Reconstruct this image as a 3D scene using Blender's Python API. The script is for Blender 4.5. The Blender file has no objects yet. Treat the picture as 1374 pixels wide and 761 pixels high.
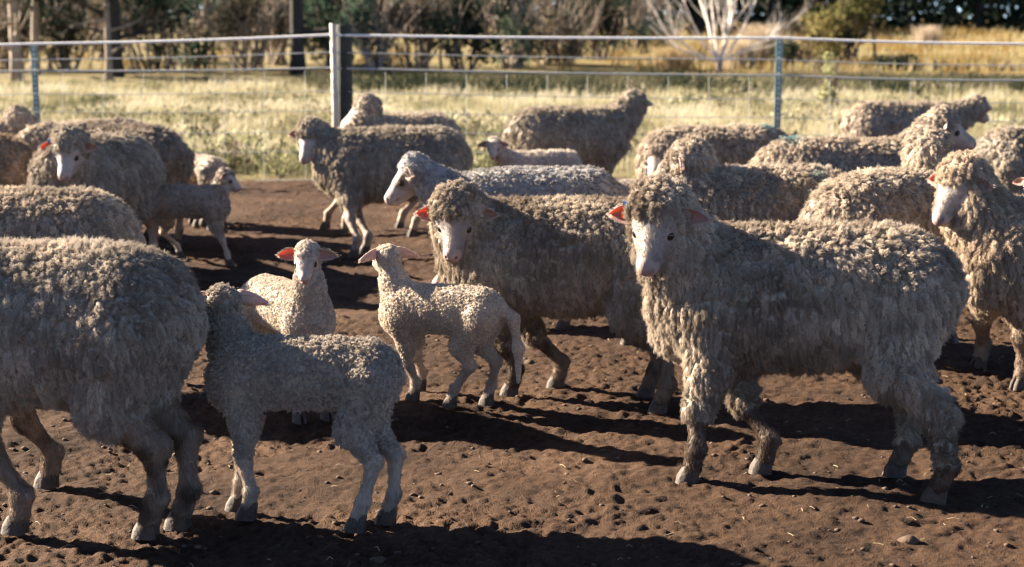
import bpy, math, random, time
import numpy as np
import openvdb as vdb
T0 = time.time()
R = math.radians
rng = np.random.default_rng(7)
random.seed(7)
sc = bpy.context.scene
col = sc.collection

# ------------------------------------------------------------------ camera
CAM_H, FPX, PX_W, PX_H, HORIZON = 1.29, 2100.0, 1374.0, 761.0, 39.0
PITCH = math.atan((PX_H / 2 - HORIZON) / FPX)
cam_data = bpy.data.cameras.new('camera')
cam = bpy.data.objects.new('camera', cam_data); col.objects.link(cam)
cam.location = (0, 0, CAM_H); cam.rotation_euler = (math.pi / 2 - PITCH, 0, 0)
cam_data.sensor_width = 36; cam_data.lens = FPX / PX_W * 36
cam_data.clip_start = 0.1; cam_data.clip_end = 3000
cam_data.dof.use_dof = True; cam_data.dof.focus_distance = 4.6; cam_data.dof.aperture_fstop = 3.9
sc.camera = cam
# ------------------------------------------------------------------ light
SUN_EL, SUN_BACK = 25.0, 22.0        # elevation; degrees behind the flock, coming from the left
w = bpy.data.worlds.new("World"); sc.world = w; w.use_nodes = True
nt = w.node_tree; bg = nt.nodes['Background']
sky = nt.nodes.new('ShaderNodeTexSky'); sky.sky_type = 'NISHITA'; sky.sun_disc = False
sky.sun_elevation = R(SUN_EL); sky.sun_rotation = R(SUN_BACK - 90)
nt.links.new(sky.outputs[0], bg.inputs[0]); bg.inputs[1].default_value = 0.05; sky.air_density = 0.3; sky.dust_density = 0.1; sky.ozone_density = 0.3
sd = bpy.data.lights.new('sun', 'SUN'); sd.energy = 5.0; sd.angle = R(0.55); sd.color = (1.0, 0.85, 0.68)
so = bpy.data.objects.new('sun', sd); col.objects.link(so)
from mathutils import Vector
sun_dir = Vector((-math.cos(R(SUN_BACK)) * math.cos(R(SUN_EL)), math.sin(R(SUN_BACK)) * math.cos(R(SUN_EL)), math.sin(R(SUN_EL))))
so.rotation_euler = sun_dir.to_track_quat('Z', 'Y').to_euler()
so.location = (-8, 3, 6)
vs = sc.view_settings; vs.view_transform = 'Standard'; vs.look = 'None'; vs.exposure = 2.55; vs.gamma = 1.0
sc.cycles.max_bounces = 6; sc.cycles.diffuse_bounces = 3; sc.cycles.transmission_bounces = 3
try: sc.cycles_curves.shape = 'RIBBONS'
except Exception: pass
sc.cycles.use_denoising = True; sc.cycles.filter_width = 1.15

# ------------------------------------------------------------------ pixel helpers
CP, SP = math.cos(PITCH), math.sin(PITCH)
def ray(px, py):
    x, y = (px - PX_W / 2) / FPX, (PX_H / 2 - py) / FPX
    return np.array([x, CP + y * SP, -SP + y * CP])
def at_y(px, py, Y):
    d = ray(px, py); return np.array([0, 0, CAM_H]) + d * (Y / d[1])
def at_z(px, py, z=0.0):
    d = ray(px, py); return np.array([0, 0, CAM_H]) + d * ((z - CAM_H) / d[2])
def project(p):
    x, y, z = p[0], p[1], p[2] - CAM_H
    dep = y * CP - z * SP; up = y * SP + z * CP
    return PX_W / 2 + FPX * x / dep, PX_H / 2 - FPX * up / dep

# ------------------------------------------------------------------ noise
def _hash(ix, iy, iz, seed):
    h = (ix * 374761393 + iy * 668265263 + iz * 2147483647 + seed * 974634777) & 0xFFFFFFFF
    h = ((h ^ (h >> 13)) * 1274126177) & 0xFFFFFFFF
    h = ((h ^ (h >> 16)) * 2246822519) & 0xFFFFFFFF
    return ((h ^ (h >> 15)) & 0xFFFF) / 65535.0
def vnoise(p, seed=0):
    p = np.asarray(p, dtype=np.float64); f = np.floor(p).astype(np.int64); t = p - f; t = t * t * (3 - 2 * t)
    r = 0
    for dx in (0, 1):
        wx = t[:, 0] if dx else 1 - t[:, 0]
        for dy in (0, 1):
            wy = t[:, 1] if dy else 1 - t[:, 1]
            for dz in (0, 1):
                wz = t[:, 2] if dz else 1 - t[:, 2]
                r = r + wx * wy * wz * _hash(f[:, 0] + dx, f[:, 1] + dy, f[:, 2] + dz, seed)
    return r
def fbm(p, seed=0, oct=3):
    r, a, s = 0, 0.5, 0
    for i in range(oct):
        r = r + a * vnoise(p * 2 ** i + i * 17.3, seed + i); s += a; a *= 0.5
    return r / s

def worley(p, seed=0):
    """distance to the nearest and second nearest cell point and the vector to the nearest"""
    f = np.floor(p).astype(np.int64); b1 = np.full(len(p), 9.0); b2 = b1.copy(); vec = np.zeros_like(p)
    for dx in (-1, 0, 1):
        for dy in (-1, 0, 1):
            for dz in (-1, 0, 1):
                i = f + np.array([dx, dy, dz])
                q = i + np.stack([_hash(i[:, 0], i[:, 1], i[:, 2], seed + s) for s in (1, 2, 3)], 1) * 0.9
                v = q - p; d = np.sqrt((v * v).sum(1)); m = d < b1
                b2 = np.where(m, b1, np.minimum(b2, d)); vec[m] = v[m]; b1 = np.where(m, d, b1)
    return b1, b2, vec
# ------------------------------------------------------------------ materials
def new_mat(name):
    m = bpy.data.materials.new(name); m.use_nodes = True
    return m, m.node_tree, m.node_tree.nodes['Principled BSDF'], m.node_tree.nodes['Material Output']
def flat_mat(name, c, rough=0.6, noise=0.0, scale=20, metal=0.0, bump=0.0, c2=None):
    m, t, b, o = new_mat(name); b.inputs['Roughness'].default_value = rough; b.inputs['Metallic'].default_value = metal
    tc = t.nodes.new('ShaderNodeTexCoord'); n = t.nodes.new('ShaderNodeTexNoise'); n.inputs['Scale'].default_value = scale
    n.inputs['Detail'].default_value = 5
    t.links.new(tc.outputs['Object'], n.inputs['Vector'])
    r = t.nodes.new('ShaderNodeValToRGB'); c2 = c2 or tuple(x * (1 - noise) for x in c)
    r.color_ramp.elements[0].position = 0.35; r.color_ramp.elements[1].position = 0.65
    r.color_ramp.elements[0].color = (*c2, 1); r.color_ramp.elements[1].color = (*c, 1)
    t.links.new(n.outputs['Fac'], r.inputs[0]); t.links.new(r.outputs[0], b.inputs['Base Color'])
    if bump:
        bp = t.nodes.new('ShaderNodeBump'); bp.inputs['Strength'].default_value = bump; bp.inputs['Distance'].default_value = 0.01
        t.links.new(n.outputs['Fac'], bp.inputs['Height']); t.links.new(bp.outputs[0], b.inputs['Normal'])
    return m
def fibre_mat(name, trans=0.3, tint=(1, 1, 1), attr='col'):
    """diffuse + translucent from a colour attribute (wool, grass, leaves)"""
    m = bpy.data.materials.new(name); m.use_nodes = True; t = m.node_tree; t.nodes.clear()
    a = t.nodes.new('ShaderNodeAttribute'); a.attribute_name = attr
    d = t.nodes.new('ShaderNodeBsdfDiffuse'); tr = t.nodes.new('ShaderNodeBsdfTranslucent')
    mx = t.nodes.new('ShaderNodeMixShader'); mx.inputs[0].default_value = trans
    o = t.nodes.new('ShaderNodeOutputMaterial')
    mul = t.nodes.new('ShaderNodeMix'); mul.data_type = 'RGBA'; mul.blend_type = 'MULTIPLY'; mul.inputs[0].default_value = 1
    mul.inputs[7].default_value = (*tint, 1)
    t.links.new(a.outputs['Color'], mul.inputs[6])
    t.links.new(mul.outputs[2], d.inputs[0]); t.links.new(mul.outputs[2], tr.inputs[0])
    t.links.new(d.outputs[0], mx.inputs[1]); t.links.new(tr.outputs[0], mx.inputs[2]); t.links.new(mx.outputs[0], o.inputs[0])
    return m
MAT = {}
MAT['wool'] = fibre_mat('wool', 0.16)
MAT['leaf'] = fibre_mat('leaf', 0.3)
MAT['grass'] = fibre_mat('grass_blades', 0.35)
def body_mat():
    m, t, b, o = new_mat('sheep_hide'); b.inputs['Roughness'].default_value = 0.7
    a = t.nodes.new('ShaderNodeAttribute'); a.attribute_name = 'col'
    tc = t.nodes.new('ShaderNodeTexCoord')
    n = t.nodes.new('ShaderNodeTexNoise'); n.inputs['Scale'].default_value = 160; n.inputs['Detail'].default_value = 3
    mp = t.nodes.new('ShaderNodeMapping'); mp.inputs['Scale'].default_value = (1, 1, 0.35)
    t.links.new(tc.outputs['Object'], mp.inputs[0]); t.links.new(mp.outputs[0], n.inputs['Vector'])
    hsv = t.nodes.new('ShaderNodeHueSaturation')
    mr = t.nodes.new('ShaderNodeMapRange'); mr.inputs['To Min'].default_value = 0.8; mr.inputs['To Max'].default_value = 1.15
    t.links.new(n.outputs['Fac'], mr.inputs[0]); t.links.new(mr.outputs[0], hsv.inputs['Value']); t.links.new(a.outputs['Color'], hsv.inputs['Color'])
    t.links.new(hsv.outputs[0], b.inputs['Base Color'])
    bp = t.nodes.new('ShaderNodeBump'); bp.inputs['Strength'].default_value = 0.35; bp.inputs['Distance'].default_value = 0.003
    t.links.new(n.outputs['Fac'], bp.inputs['Height']); t.links.new(bp.outputs[0], b.inputs['Normal'])
    b.inputs['Subsurface Weight'].default_value = 0.06; b.inputs['Subsurface Radius'].default_value = (0.01, 0.004, 0.002)
    b.inputs['Subsurface Scale'].default_value = 0.5
    return m
MAT['body'] = body_mat()
def ear_mat(name, glow):
    m = bpy.data.materials.new(name); m.use_nodes = True; t = m.node_tree; t.nodes.clear()
    a = t.nodes.new('ShaderNodeAttribute'); a.attribute_name = 'col'
    d = t.nodes.new('ShaderNodeBsdfDiffuse'); tr = t.nodes.new('ShaderNodeBsdfTranslucent')
    tr.inputs[0].default_value = (1.0, 0.27, 0.075, 1)
    mx = t.nodes.new('ShaderNodeMixShader'); mx.inputs[0].default_value = glow; o = t.nodes.new('ShaderNodeOutputMaterial')
    t.links.new(a.outputs['Color'], d.inputs[0]); t.links.new(d.outputs[0], mx.inputs[1]); t.links.new(tr.outputs[0], mx.inputs[2]); t.links.new(mx.outputs[0], o.inputs[0])
    return m
MAT['ear'] = ear_mat('ear_skin', 0.09); MAT['ear_thin'] = ear_mat('thin_ear_skin', 0.32)
MAT['eye'] = flat_mat('eye_dark', (0.012, 0.008, 0.005), 0.08)
MAT['hoof'] = flat_mat('hoof_horn', (0.065, 0.045, 0.032), 0.7, 0.5, 60, bump=0.4)
def tag_mat():
    m = bpy.data.materials.new('orange_tag'); m.use_nodes = True; t = m.node_tree; t.nodes.clear()
    d = t.nodes.new('ShaderNodeBsdfDiffuse'); tr = t.nodes.new('ShaderNodeBsdfTranslucent'); d.inputs[0].default_value = (0.9, 0.17, 0.03, 1); tr.inputs[0].default_value = (1, 0.2, 0.03, 1)
    mx = t.nodes.new('ShaderNodeMixShader'); mx.inputs[0].default_value = 0.5; o = t.nodes.new('ShaderNodeOutputMaterial')
    t.links.new(d.outputs[0], mx.inputs[1]); t.links.new(tr.outputs[0], mx.inputs[2]); t.links.new(mx.outputs[0], o.inputs[0]); return m
MAT['tag'] = tag_mat()
MAT['tag_blue'] = flat_mat('blue_tag', (0.05, 0.16, 0.45), 0.4)

# ------------------------------------------------------------------ object helpers
def new_mesh(name, verts, faces, mat=None, smooth=True, cols=None):
    me = bpy.data.meshes.new(name)
    verts = np.asarray(verts, dtype=np.float32)
    if isinstance(faces, np.ndarray):
        n, k = faces.shape
        me.vertices.add(len(verts)); me.vertices.foreach_set('co', verts.ravel())
        me.loops.add(n * k); me.loops.foreach_set('vertex_index', faces.astype(np.int32).ravel())
        me.polygons.add(n); me.polygons.foreach_set('loop_start', np.arange(0, n * k, k, dtype=np.int32))
        me.update(calc_edges=True)
    else:
        me.from_pydata([tuple(v) for v in verts.tolist()], [], faces); me.update()
    if smooth: me.polygons.foreach_set('use_smooth', np.ones(len(me.polygons), dtype=bool))
    if cols is not None:
        a = me.color_attributes.new('col', 'FLOAT_COLOR', 'POINT')
        c4 = np.ones((len(verts), 4), dtype=np.float32); c4[:, :3] = cols
        a.data.foreach_set('color', c4.ravel())
    if mat: me.materials.append(mat)
    return me
def link(name, data, parent=None, kind=None):
    o = bpy.data.objects.new(name, data); col.objects.link(o)
    if parent: o.parent = parent
    if kind: o['kind'] = kind
    return o
def tag(o, label, cat, group=None):
    o['label'] = label; o['category'] = cat
    if group: o['group'] = group
    return o
def strands(name, pts, rad, cols, mat, parent=None):
    """pts (n,k,3), rad (n,k), cols (n,3)"""
    n, k, _ = pts.shape
    h = bpy.data.hair_curves.new(name); h.add_curves([k] * n)
    h.attributes['position'].data.foreach_set('vector', pts.astype(np.float32).ravel())
    r = h.attributes.get('radius') or h.attributes.new('radius', 'FLOAT', 'POINT')
    r.data.foreach_set('value', rad.astype(np.float32).ravel())
    a = h.attributes.new('col', 'FLOAT_COLOR', 'CURVE')
    c4 = np.ones((n, 4), dtype=np.float32); c4[:, :3] = cols
    a.data.foreach_set('color', c4.ravel())
    h.materials.append(mat)
    o = link(name, h, parent); o['kind'] = 'stuff'
    return o
class MB:
    def __init__(s): s.v = []; s.f = []; s.c = []
    def tube(s, pts, radii, n=6, c=None, cap=True):
        base = len(s.v); P = [Vector(p) for p in pts]
        for i, p in enumerate(P):
            d = (P[min(i + 1, len(P) - 1)] - P[max(i - 1, 0)]).normalized()
            u = d.cross(Vector((0.13, 0.31, 0.94))).normalized() if abs(d.z) < 0.9 else d.cross(Vector((1, 0, 0))).normalized()
            v = d.cross(u)
            for j in range(n):
                a = 2 * math.pi * j / n
                s.v.append(p + (u * math.cos(a) + v * math.sin(a)) * radii[i]); s.c.append(c or (1, 1, 1))
        for i in range(len(P) - 1):
            for j in range(n):
                a, b = base + i * n + j, base + i * n + (j + 1) % n
                s.f.append((a, b, b + n, a + n))
        if cap: s.f.append(tuple(base + j for j in range(n))[::-1]); s.f.append(tuple(base + (len(P) - 1) * n + j for j in range(n)))
    def box(s, c, h, rz=0, taper=1.0):
        base = len(s.v); cr, sr = math.cos(rz), math.sin(rz)
        for z in (-1, 1):
            k = taper if z > 0 else 1
            for x, y in ((-1, -1), (1, -1), (1, 1), (-1, 1)):
                X, Y = x * h[0] * k, y * h[1] * k
                s.v.append(Vector((c[0] + X * cr - Y * sr, c[1] + X * sr + Y * cr, c[2] + z * h[2]))); s.c.append((1, 1, 1))
        for f in ((0, 3, 2, 1), (4, 5, 6, 7), (0, 1, 5, 4), (1, 2, 6, 5), (2, 3, 7, 6), (3, 0, 4, 7)): s.f.append(tuple(base + i for i in f))
    def build(s, name, mat, parent=None, smooth=False, cols=False):
        me = new_mesh(name, np.array([tuple(v) for v in s.v]), s.f, mat, smooth, np.array(s.c) if cols else None)
        return link(name, me, parent)

# ------------------------------------------------------------------ SDF animal bodies
class Field:
    def __init__(s, lo, hi, vox):
        s.lo = np.array(lo); s.vox = vox
        s.n = np.ceil((np.array(hi) - s.lo) / vox).astype(int) + 1
        s.g = np.full(s.n, 0.2, dtype=np.float32)
    def add(s, fn, lo, hi, k, margin=0.06, op='u'):
        a = np.clip(np.floor((np.array(lo) - margin - s.lo) / s.vox).astype(int), 0, s.n - 1)
        b = np.clip(np.ceil((np.array(hi) + margin - s.lo) / s.vox).astype(int) + 1, 1, s.n)
        if (b <= a).any(): return
        ax = [s.lo[i] + np.arange(a[i], b[i], dtype=np.float32) * s.vox for i in range(3)]
        d = fn(ax[0][:, None, None], ax[1][None, :, None], ax[2][None, None, :]).astype(np.float32)
        v = s.g[a[0]:b[0], a[1]:b[1], a[2]:b[2]]
        if op == 'u':
            h = np.maximum(k - np.abs(v - d), 0) / k; np.copyto(v, np.minimum(v, d) - h * h * k * 0.25)
        else:
            h = np.maximum(k - np.abs(v + d), 0) / k; np.copyto(v, np.maximum(v, -d) + h * h * k * 0.25)
def cone_fn(a, b, ra, rb):
    a = np.array(a, float); b = np.array(b, float); ba = b - a; L2 = max(float(ba @ ba), 1e-9)
    def fn(x, y, z):
        px, py, pz = x - a[0], y - a[1], z - a[2]
        t = np.clip((px * ba[0] + py * ba[1] + pz * ba[2]) / L2, 0, 1)
        return np.sqrt((px - t * ba[0]) ** 2 + (py - t * ba[1]) ** 2 + (pz - t * ba[2]) ** 2) - (ra + (rb - ra) * t)
    return fn
def ell_fn(c, r):
    def fn(x, y, z):
        k0 = np.sqrt(((x - c[0]) / r[0]) ** 2 + ((y - c[1]) / r[1]) ** 2 + ((z - c[2]) / r[2]) ** 2)
        return (k0 - 1) * min(r)
    return fn
def norm(v): v = np.asarray(v, float); return v / (np.linalg.norm(v) + 1e-12)

def mesh_from(field):
    g = vdb.FloatGrid(0.2); g.copyFromArray(field.g)
    pts, quads = g.convertToQuads()
    pts = pts * field.vox + field.lo
    q = quads.astype(np.int64)
    a, b, c, d = pts[q[:, 0]], pts[q[:, 1]], pts[q[:, 2]], pts[q[:, 3]]
    fn = np.cross(c - a, d - b); vol = np.einsum('ij,ij->', (a + b + c + d) / 4, fn)
    if vol < 0: q = q[:, ::-1].copy(); fn = -fn
    vn = np.zeros_like(pts)
    for i in range(4): np.add.at(vn, q[:, i], fn)
    vn /= np.linalg.norm(vn, axis=1, keepdims=True) + 1e-12
    return pts, q, fn, vn

STRAND_TOTAL = 0
def animal(name, label, group, px, top, H, heading, ewe=True, head=None, yaw=None, pitch=-40, feet=None,
           wool='long', quality=1, legwool=0.0, tone=(1, 1, 1), dirt_and_shade=0.5, length=1.0, earflop=0.0, eartag=None,
           tail=False, seed=0, mark=None, fat=1.0, earcol=None, headroll=0.0, neckwool=1.0, earsize=1.0, dy=0.0, fold=0.0, curl=False, thin_ear=False):
    """px: photo column of the trunk's centre, top: photo row of the back line, H: height of the back (m),
       head: (photo column, photo row, metres nearer(-)/farther(+) than the trunk centre) of the poll"""
    global STRAND_TOTAL
    rg = np.random.default_rng(100 + seed)
    k = H / 0.75
    G = at_z(px, top, H); G[2] = 0; G[1] += dy
    th = R(heading); F = np.array([math.cos(th), math.sin(th), 0]); S = np.array([-F[1], F[0], 0])
    def loc(p): d = np.asarray(p, float) - G; return np.array([d @ F, d @ S, p[2]])
    def ldir(yw, pt): a = R(yw - heading); return np.array([math.cos(a) * math.cos(R(pt)), math.sin(a) * math.cos(R(pt)), math.sin(R(pt))])
    root = link(name, None); root.location = G; root.rotation_euler = (0, 0, th); tag(root, label, 'sheep' if ewe else 'lamb', group)
    LX = length
    scale_px = FPX / math.hypot(G[0], G[1])
    if yaw is None: yaw = heading
    hk = k * (0.79 if ewe else 1.10)          # head scale against the trunk
    if head is None: hp = np.array([0.60 * k * LX, 0, 0.80 * k])
    else:
        hp = loc(at_y(head[0], head[1], G[1] + head[2]))
    f = ldir(yaw, pitch); s_ = norm(np.cross([0, 0, 1], f)); u = np.cross(f, s_)
    if headroll:
        cr_, sr_ = math.cos(R(headroll)), math.sin(R(headroll)); s_, u = s_ * cr_ + u * sr_, u * cr_ - s_ * sr_
    hq = lambda a, b, c: hp + (f * a + s_ * b + u * c) * hk
    # feet (local): order near/far by left(+)/right(-): front left, front right, hind left, hind right
    ww = 0.105 * k * (1 if ewe else 0.75)
    ft = [np.array([0.30 * k * LX, ww, 0]), np.array([0.27 * k * LX, -ww, 0]), np.array([-0.37 * k * LX, ww, 0]), np.array([-0.33 * k * LX, -ww, 0])]
    if feet:
        for i, q in enumerate(feet):
            if q is not None: ft[i] = loc(at_z(q[0], q[1], 0)) if len(q) == 2 else np.array(q[:2] + (0,))
    W, K = [], []                           # wool prims, skin prims: (a,b,ra,rb,len factor)
    def wc(a, b, ra, rb, L=1.0): W.append((np.array(a, float), np.array(b, float), ra, rb, L))
    def sk(a, b, ra, rb, L=0.0): K.append((np.array(a, float), np.array(b, float), ra, rb, L))
    lw = legwool
    if ewe:
        slim = 1.0 if wool != 'shorn' else 0.86
        zt = 0.75 if wool != 'shorn' else 0.76
        fat = fat * (0.95 + 0.09 * rg.random()) if seed not in (1, 3) else fat; rb = 0.190 * slim * fat
        pad = 0.013
        wc((-0.265 * LX * k, 0, (zt - rb - pad) * k), (0.18 * LX * k, 0, (zt - rb - 0.022 - pad) * k), rb * k, (rb + 0.006) * k)
        wc((-0.10 * LX * k, 0, (zt - rb - 0.05) * k), (0.10 * LX * k, 0, (zt - rb - 0.055) * k), (rb + 0.012) * k, (rb + 0.012) * k)
        wc((-0.335 * LX * k, 0, (zt - rb - 0.01) * k), (-0.28 * LX * k, 0, (zt - rb - .04) * k), (rb - 0.035) * k, (rb - 0.02) * k)
        wc((0.24 * LX * k, 0, (zt - 0.205) * k), (0.30 * LX * k, 0, (zt - 0.27) * k), 0.172 * slim * k, 0.152 * slim * k)
        nb = np.array([0.30 * k * LX, 0, (zt - 0.185) * k])
        hn = hq(-0.035, 0, -0.055)
        mid = (nb + hn) / 2 + np.array([0, 0, -0.015 * k])
        nr = neckwool * slim
        wc(nb, mid, 0.155 * nr * k, 0.115 * nr * k); wc(mid, hn, 0.115 * nr * k, 0.092 * nr * k)
        if fold:   # heavy neck folds and apron of wool under the throat
            for t_ in (0.2, 0.5, 0.8):
                c_ = nb * (1 - t_) + hn * t_; n_ = norm(hn - nb); o_ = norm(np.array([0, 0, -1]) - n_ * (-n_[2])) 
                wc(c_ + o_ * 0.06 * k, c_ + o_ * 0.085 * k, 0.075 * k, 0.055 * k, 1.1)
            wc((0.35 * k * LX, 0, 0.46 * k), (0.38 * k * LX, 0, 0.39 * k), 0.10 * k, 0.055 * k, 1.0)
        # head wool: crown, nape, cheeks
        if wool != 'shorn':
            wc(hq(-0.035, 0, -0.015), hq(0.016, 0, -0.005), 0.072 * hk, 0.054 * hk, 0.9)
            for sg in (-1, 1): wc(hq(-0.045, sg * 0.035, -0.03), hq(0.0, sg * 0.045, -0.125), 0.07 * hk, 0.045 * hk, 0.8)
        else: wc(hq(-0.05, 0, -0.015), hq(-0.02, 0, -0.02), 0.07 * hk, 0.06 * hk, 0.6)
        Rt = dict(hip=(-0.32, 0.098, 0.50, 0.130), st=0.082, hk_=0.034, ft=0.0215, sh=(0.26, 0.095, 0.46, 0.112), el=0.056, kn=0.029)
    else:
        zt = 0.75
        wc((-0.28 * LX * k, 0, 0.605 * k), (0.20 * LX * k, 0, 0.595 * k), 0.128 * k * fat, 0.125 * k * fat)
        wc((-0.12 * LX * k, 0, 0.585 * k), (0.12 * LX * k, 0, 0.575 * k), 0.130 * k * fat, 0.130 * k * fat)
        wc((0.24 * LX * k, 0, 0.59 * k), (0.30 * LX * k, 0, 0.53 * k), 0.125 * k, 0.105 * k)
        nb = np.array([0.28 * k * LX, 0, 0.60 * k]); hn = hq(-0.015, 0, -0.045)
        mid = (nb + hn) / 2 + np.array([0, 0, -0.01 * k])
        wc(nb, mid, 0.105 * k, 0.076 * k); wc(mid, hn, 0.076 * k, 0.050 * hk)
        wc(hq(-0.02, 0, -0.02), hq(0.02, 0, -0.012), 0.058 * hk, 0.05 * hk, 0.9)
        Rt = dict(hip=(-0.31, 0.07, 0.57, 0.100), st=0.060, hk_=0.031, ft=0.0225, sh=(0.25, 0.065, 0.53, 0.084), el=0.046, kn=0.031)
        lw = max(lw, 0.35)
    fx = np.array([1.0, 0, 0]); pad_pts = []
    for i in range(4):
        sg = 1 if i % 2 == 0 else -1; foot = ft[i]
        front = i < 2
        top_ = Rt['sh'] if front else Rt['hip']
        hip = np.array([top_[0] * k * LX, sg * top_[1] * k, top_[2] * k])
        hoofh = 0.045 * k * (1 if ewe else 1.3)
        fe = foot + np.array([-0.015 * k, 0, hoofh])
        if front:
            el = hip + (fe - hip) * 0.36 - fx * 0.012 * k; kn = hip + (fe - hip) * 0.62 + fx * 0.006 * k
            fl = fe + np.array([-0.010 * k, 0, 0.052 * k])
        else:
            el = hip + (fe - hip) * 0.36 + fx * 0.055 * k; kn = hip + (fe - hip) * 0.60 - fx * 0.045 * k
            fl = fe + np.array([-0.022 * k, 0, 0.055 * k])
        wc(hip, el, top_[3] * k, Rt['el' if front else 'st'] * k, 0.9)
        rk = Rt['kn' if front else 'hk_'] * k; rf = Rt['ft'] * k
        lwf = lw
        if front and lw > 0.9: lw = 0.78
        if lw > 0.6:                        # wool right down the leg
            wc(el, kn, Rt['el' if front else 'st'] * k * 0.9, rk * 1.15, 0.95)
            if lw > 0.9: wc(kn, fl + (kn - fl) * 0.1, rk * 1.15, rf * 1.3, 1.0)
            elif lw > 0.75: wc(kn, kn + (fl - kn) * 0.15, rk * 1.1, rk * 0.9, 0.45)
        else:
            m_ = el + (kn - el) * (0.25 + lw); wc(el, m_, Rt['el' if front else 'st'] * k * 0.95, rk * 1.2, 0.6)
        lw = lwf
        sk(el, kn, Rt['el' if front else 'st'] * k * 0.72, rk)
        sk(kn, kn + (fl - kn) * 0.3, rk * 1.06, rf * 1.02)
        sk(kn + (fl - kn) * 0.3, fl, rf * 0.98, rf)
        sk(fl, fl - fx * 0.012 * k, rf * 1.16, rf * 0.8)
        sk(fl, fe, rf * 1.08, rf * 1.22)
        if not front: sk(kn - fx * 0.012 * k + np.array([0, 0, 0.01 * k]), kn, rk * 0.8, rk)
    # head skin
    if ewe:
        sk(hq(0.02, 0, -0.045), hq(0.085, 0, -0.05), 0.069 * hk, 0.055 * hk)
        sk(hq(0.07, 0, -0.045), hq(0.195, 0, -0.068), 0.050 * hk, 0.038 * hk)     # nasal bridge
        sk(hq(0.16, 0.016, -0.082), hq(0.208, 0.012, -0.080), 0.033 * hk, 0.025 * hk); sk(hq(0.16, -0.016, -0.082), hq(0.208, -0.012, -0.080), 0.033 * hk, 0.025 * hk)
        sk(hq(0.03, 0, -0.105), hq(0.185, 0, -0.112), 0.056 * hk, 0.027 * hk)      # jaw
        for sg in (-1, 1):
            sk(hq(0.050, sg * 0.044, -0.024), hq(0.074, sg * 0.047, -0.030), 0.026 * hk, 0.020 * hk)   # brow / orbit
            sk(hq(0.05, sg * 0.035, -0.085), hq(0.10, sg * 0.022, -0.082), 0.036 * hk, 0.027 * hk)   # cheek
    else:
        sk(hq(0.01, 0, -0.04), hq(0.055, 0, -0.042), 0.056 * hk, 0.047 * hk)
        sk(hq(0.055, 0, -0.04), hq(0.125, 0, -0.056), 0.037 * hk, 0.026 * hk)
        sk(hq(0.09, 0, -0.066), hq(0.128, 0, -0.064), 0.029 * hk, 0.023 * hk)
        sk(hq(0.02, 0, -0.085), hq(0.115, 0, -0.086), 0.036 * hk, 0.019 * hk)
        for sg in (-1, 1):
            sk(hq(0.03, sg * 0.033, -0.028), hq(0.046, sg * 0.034, -0.032), 0.021 * hk, 0.017 * hk)
    if tail:
        t0 = np.array([-0.41 * k * LX, 0, 0.62 * k]); t1 = t0 + np.array([-0.085, 0, -0.06]) * k; t2 = t1 + np.array([-0.035, 0.01, -0.17]) * k; t3 = t2 + np.array([0.005, -0.01, -0.19]) * k
        wc(t0, t1, 0.036 * k, 0.027 * k, 0.5); wc(t1, t2, 0.027 * k, 0.023 * k, 0.5); wc(t2, t3, 0.023 * k, 0.012 * k, 0.5)
    elif ewe:
        t0 = np.array([-0.43 * k * LX, 0, (zt - 0.15) * k]); wc(t0, t0 + np.array([-0.05, 0, -0.06]) * k, 0.035 * k, 0.026 * k, 0.5)
    vox = {1: 0.0068, 2: 0.0095, 3: 0.0135}[quality]
    if not ewe and quality == 1: vox = 0.0055
    P = W + K
    lo = np.min([np.minimum(a - ra, b - rb_) for a, b, ra, rb_, _ in P], axis=0) - 0.04
    hi = np.max([np.maximum(a + ra, b + rb_) for a, b, ra, rb_, _ in P], axis=0) + 0.04
    lo[2] = max(lo[2], -0.02)
    fld = Field(lo, hi, vox)
    for (a, b, ra, rb_, L) in W:
        fld.add(cone_fn(a, b, ra, rb_), np.minimum(a - ra, b - rb_), np.maximum(a + ra, b + rb_), 0.05 * k)
    for (a, b, ra, rb_, L) in K:
        fld.add(cone_fn(a, b, ra, rb_), np.minimum(a - ra, b - rb_), np.maximum(a + ra, b + rb_), 0.016 * k, 0.03)
    if quality <= 2:      # nostrils, mouth line, eye sockets
        nz = (0.222, 0.019, -0.070) if ewe else (0.142, 0.012, -0.062)
        for sg in (-1, 1):
            c1, c2 = hq(nz[0], sg * nz[1], nz[2]), hq(nz[0] - 0.012, sg * (nz[1] + 0.012), nz[2] + 0.01)
            fld.add(cone_fn(c1, c2, 0.0065 * hk, 0.005 * hk), np.minimum(c1, c2) - 0.01, np.maximum(c1, c2) + 0.01, 0.004, 0.012, 'd')
            m1 = hq(nz[0] - 0.002, sg * 0.002, nz[2] - 0.030 * (1 if ewe else 0.75)); m2 = hq(nz[0] - 0.06, sg * (0.036 if ewe else 0.024), nz[2] - 0.026)
            fld.add(cone_fn(m1, m2, 0.0035 * hk, 0.003 * hk), np.minimum(m1, m2) - 0.01, np.maximum(m1, m2) + 0.01, 0.004, 0.012, 'd')
    pts, q, fn, vn = mesh_from(fld)
    # which vertices are wool: compare distance to wool and skin families
    def fam(prims, kk):
        best = np.full(len(pts), 9.0); Lf = np.ones(len(pts))
        for (a, b, ra, rb_, L) in prims:
            ba = b - a; t = np.clip(((pts - a) @ ba) / max(ba @ ba, 1e-9), 0, 1)
            d = np.linalg.norm(pts - a - t[:, None] * ba, axis=1) - (ra + (rb_ - ra) * t)
            m = d < best; best = np.where(m, d, best); Lf = np.where(m, L, Lf)
        return best, Lf
    dw, Lf = fam(W, 0.05); dk, _ = fam(K, 0.016)
    woolm = dw < dk + 0.002
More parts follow.
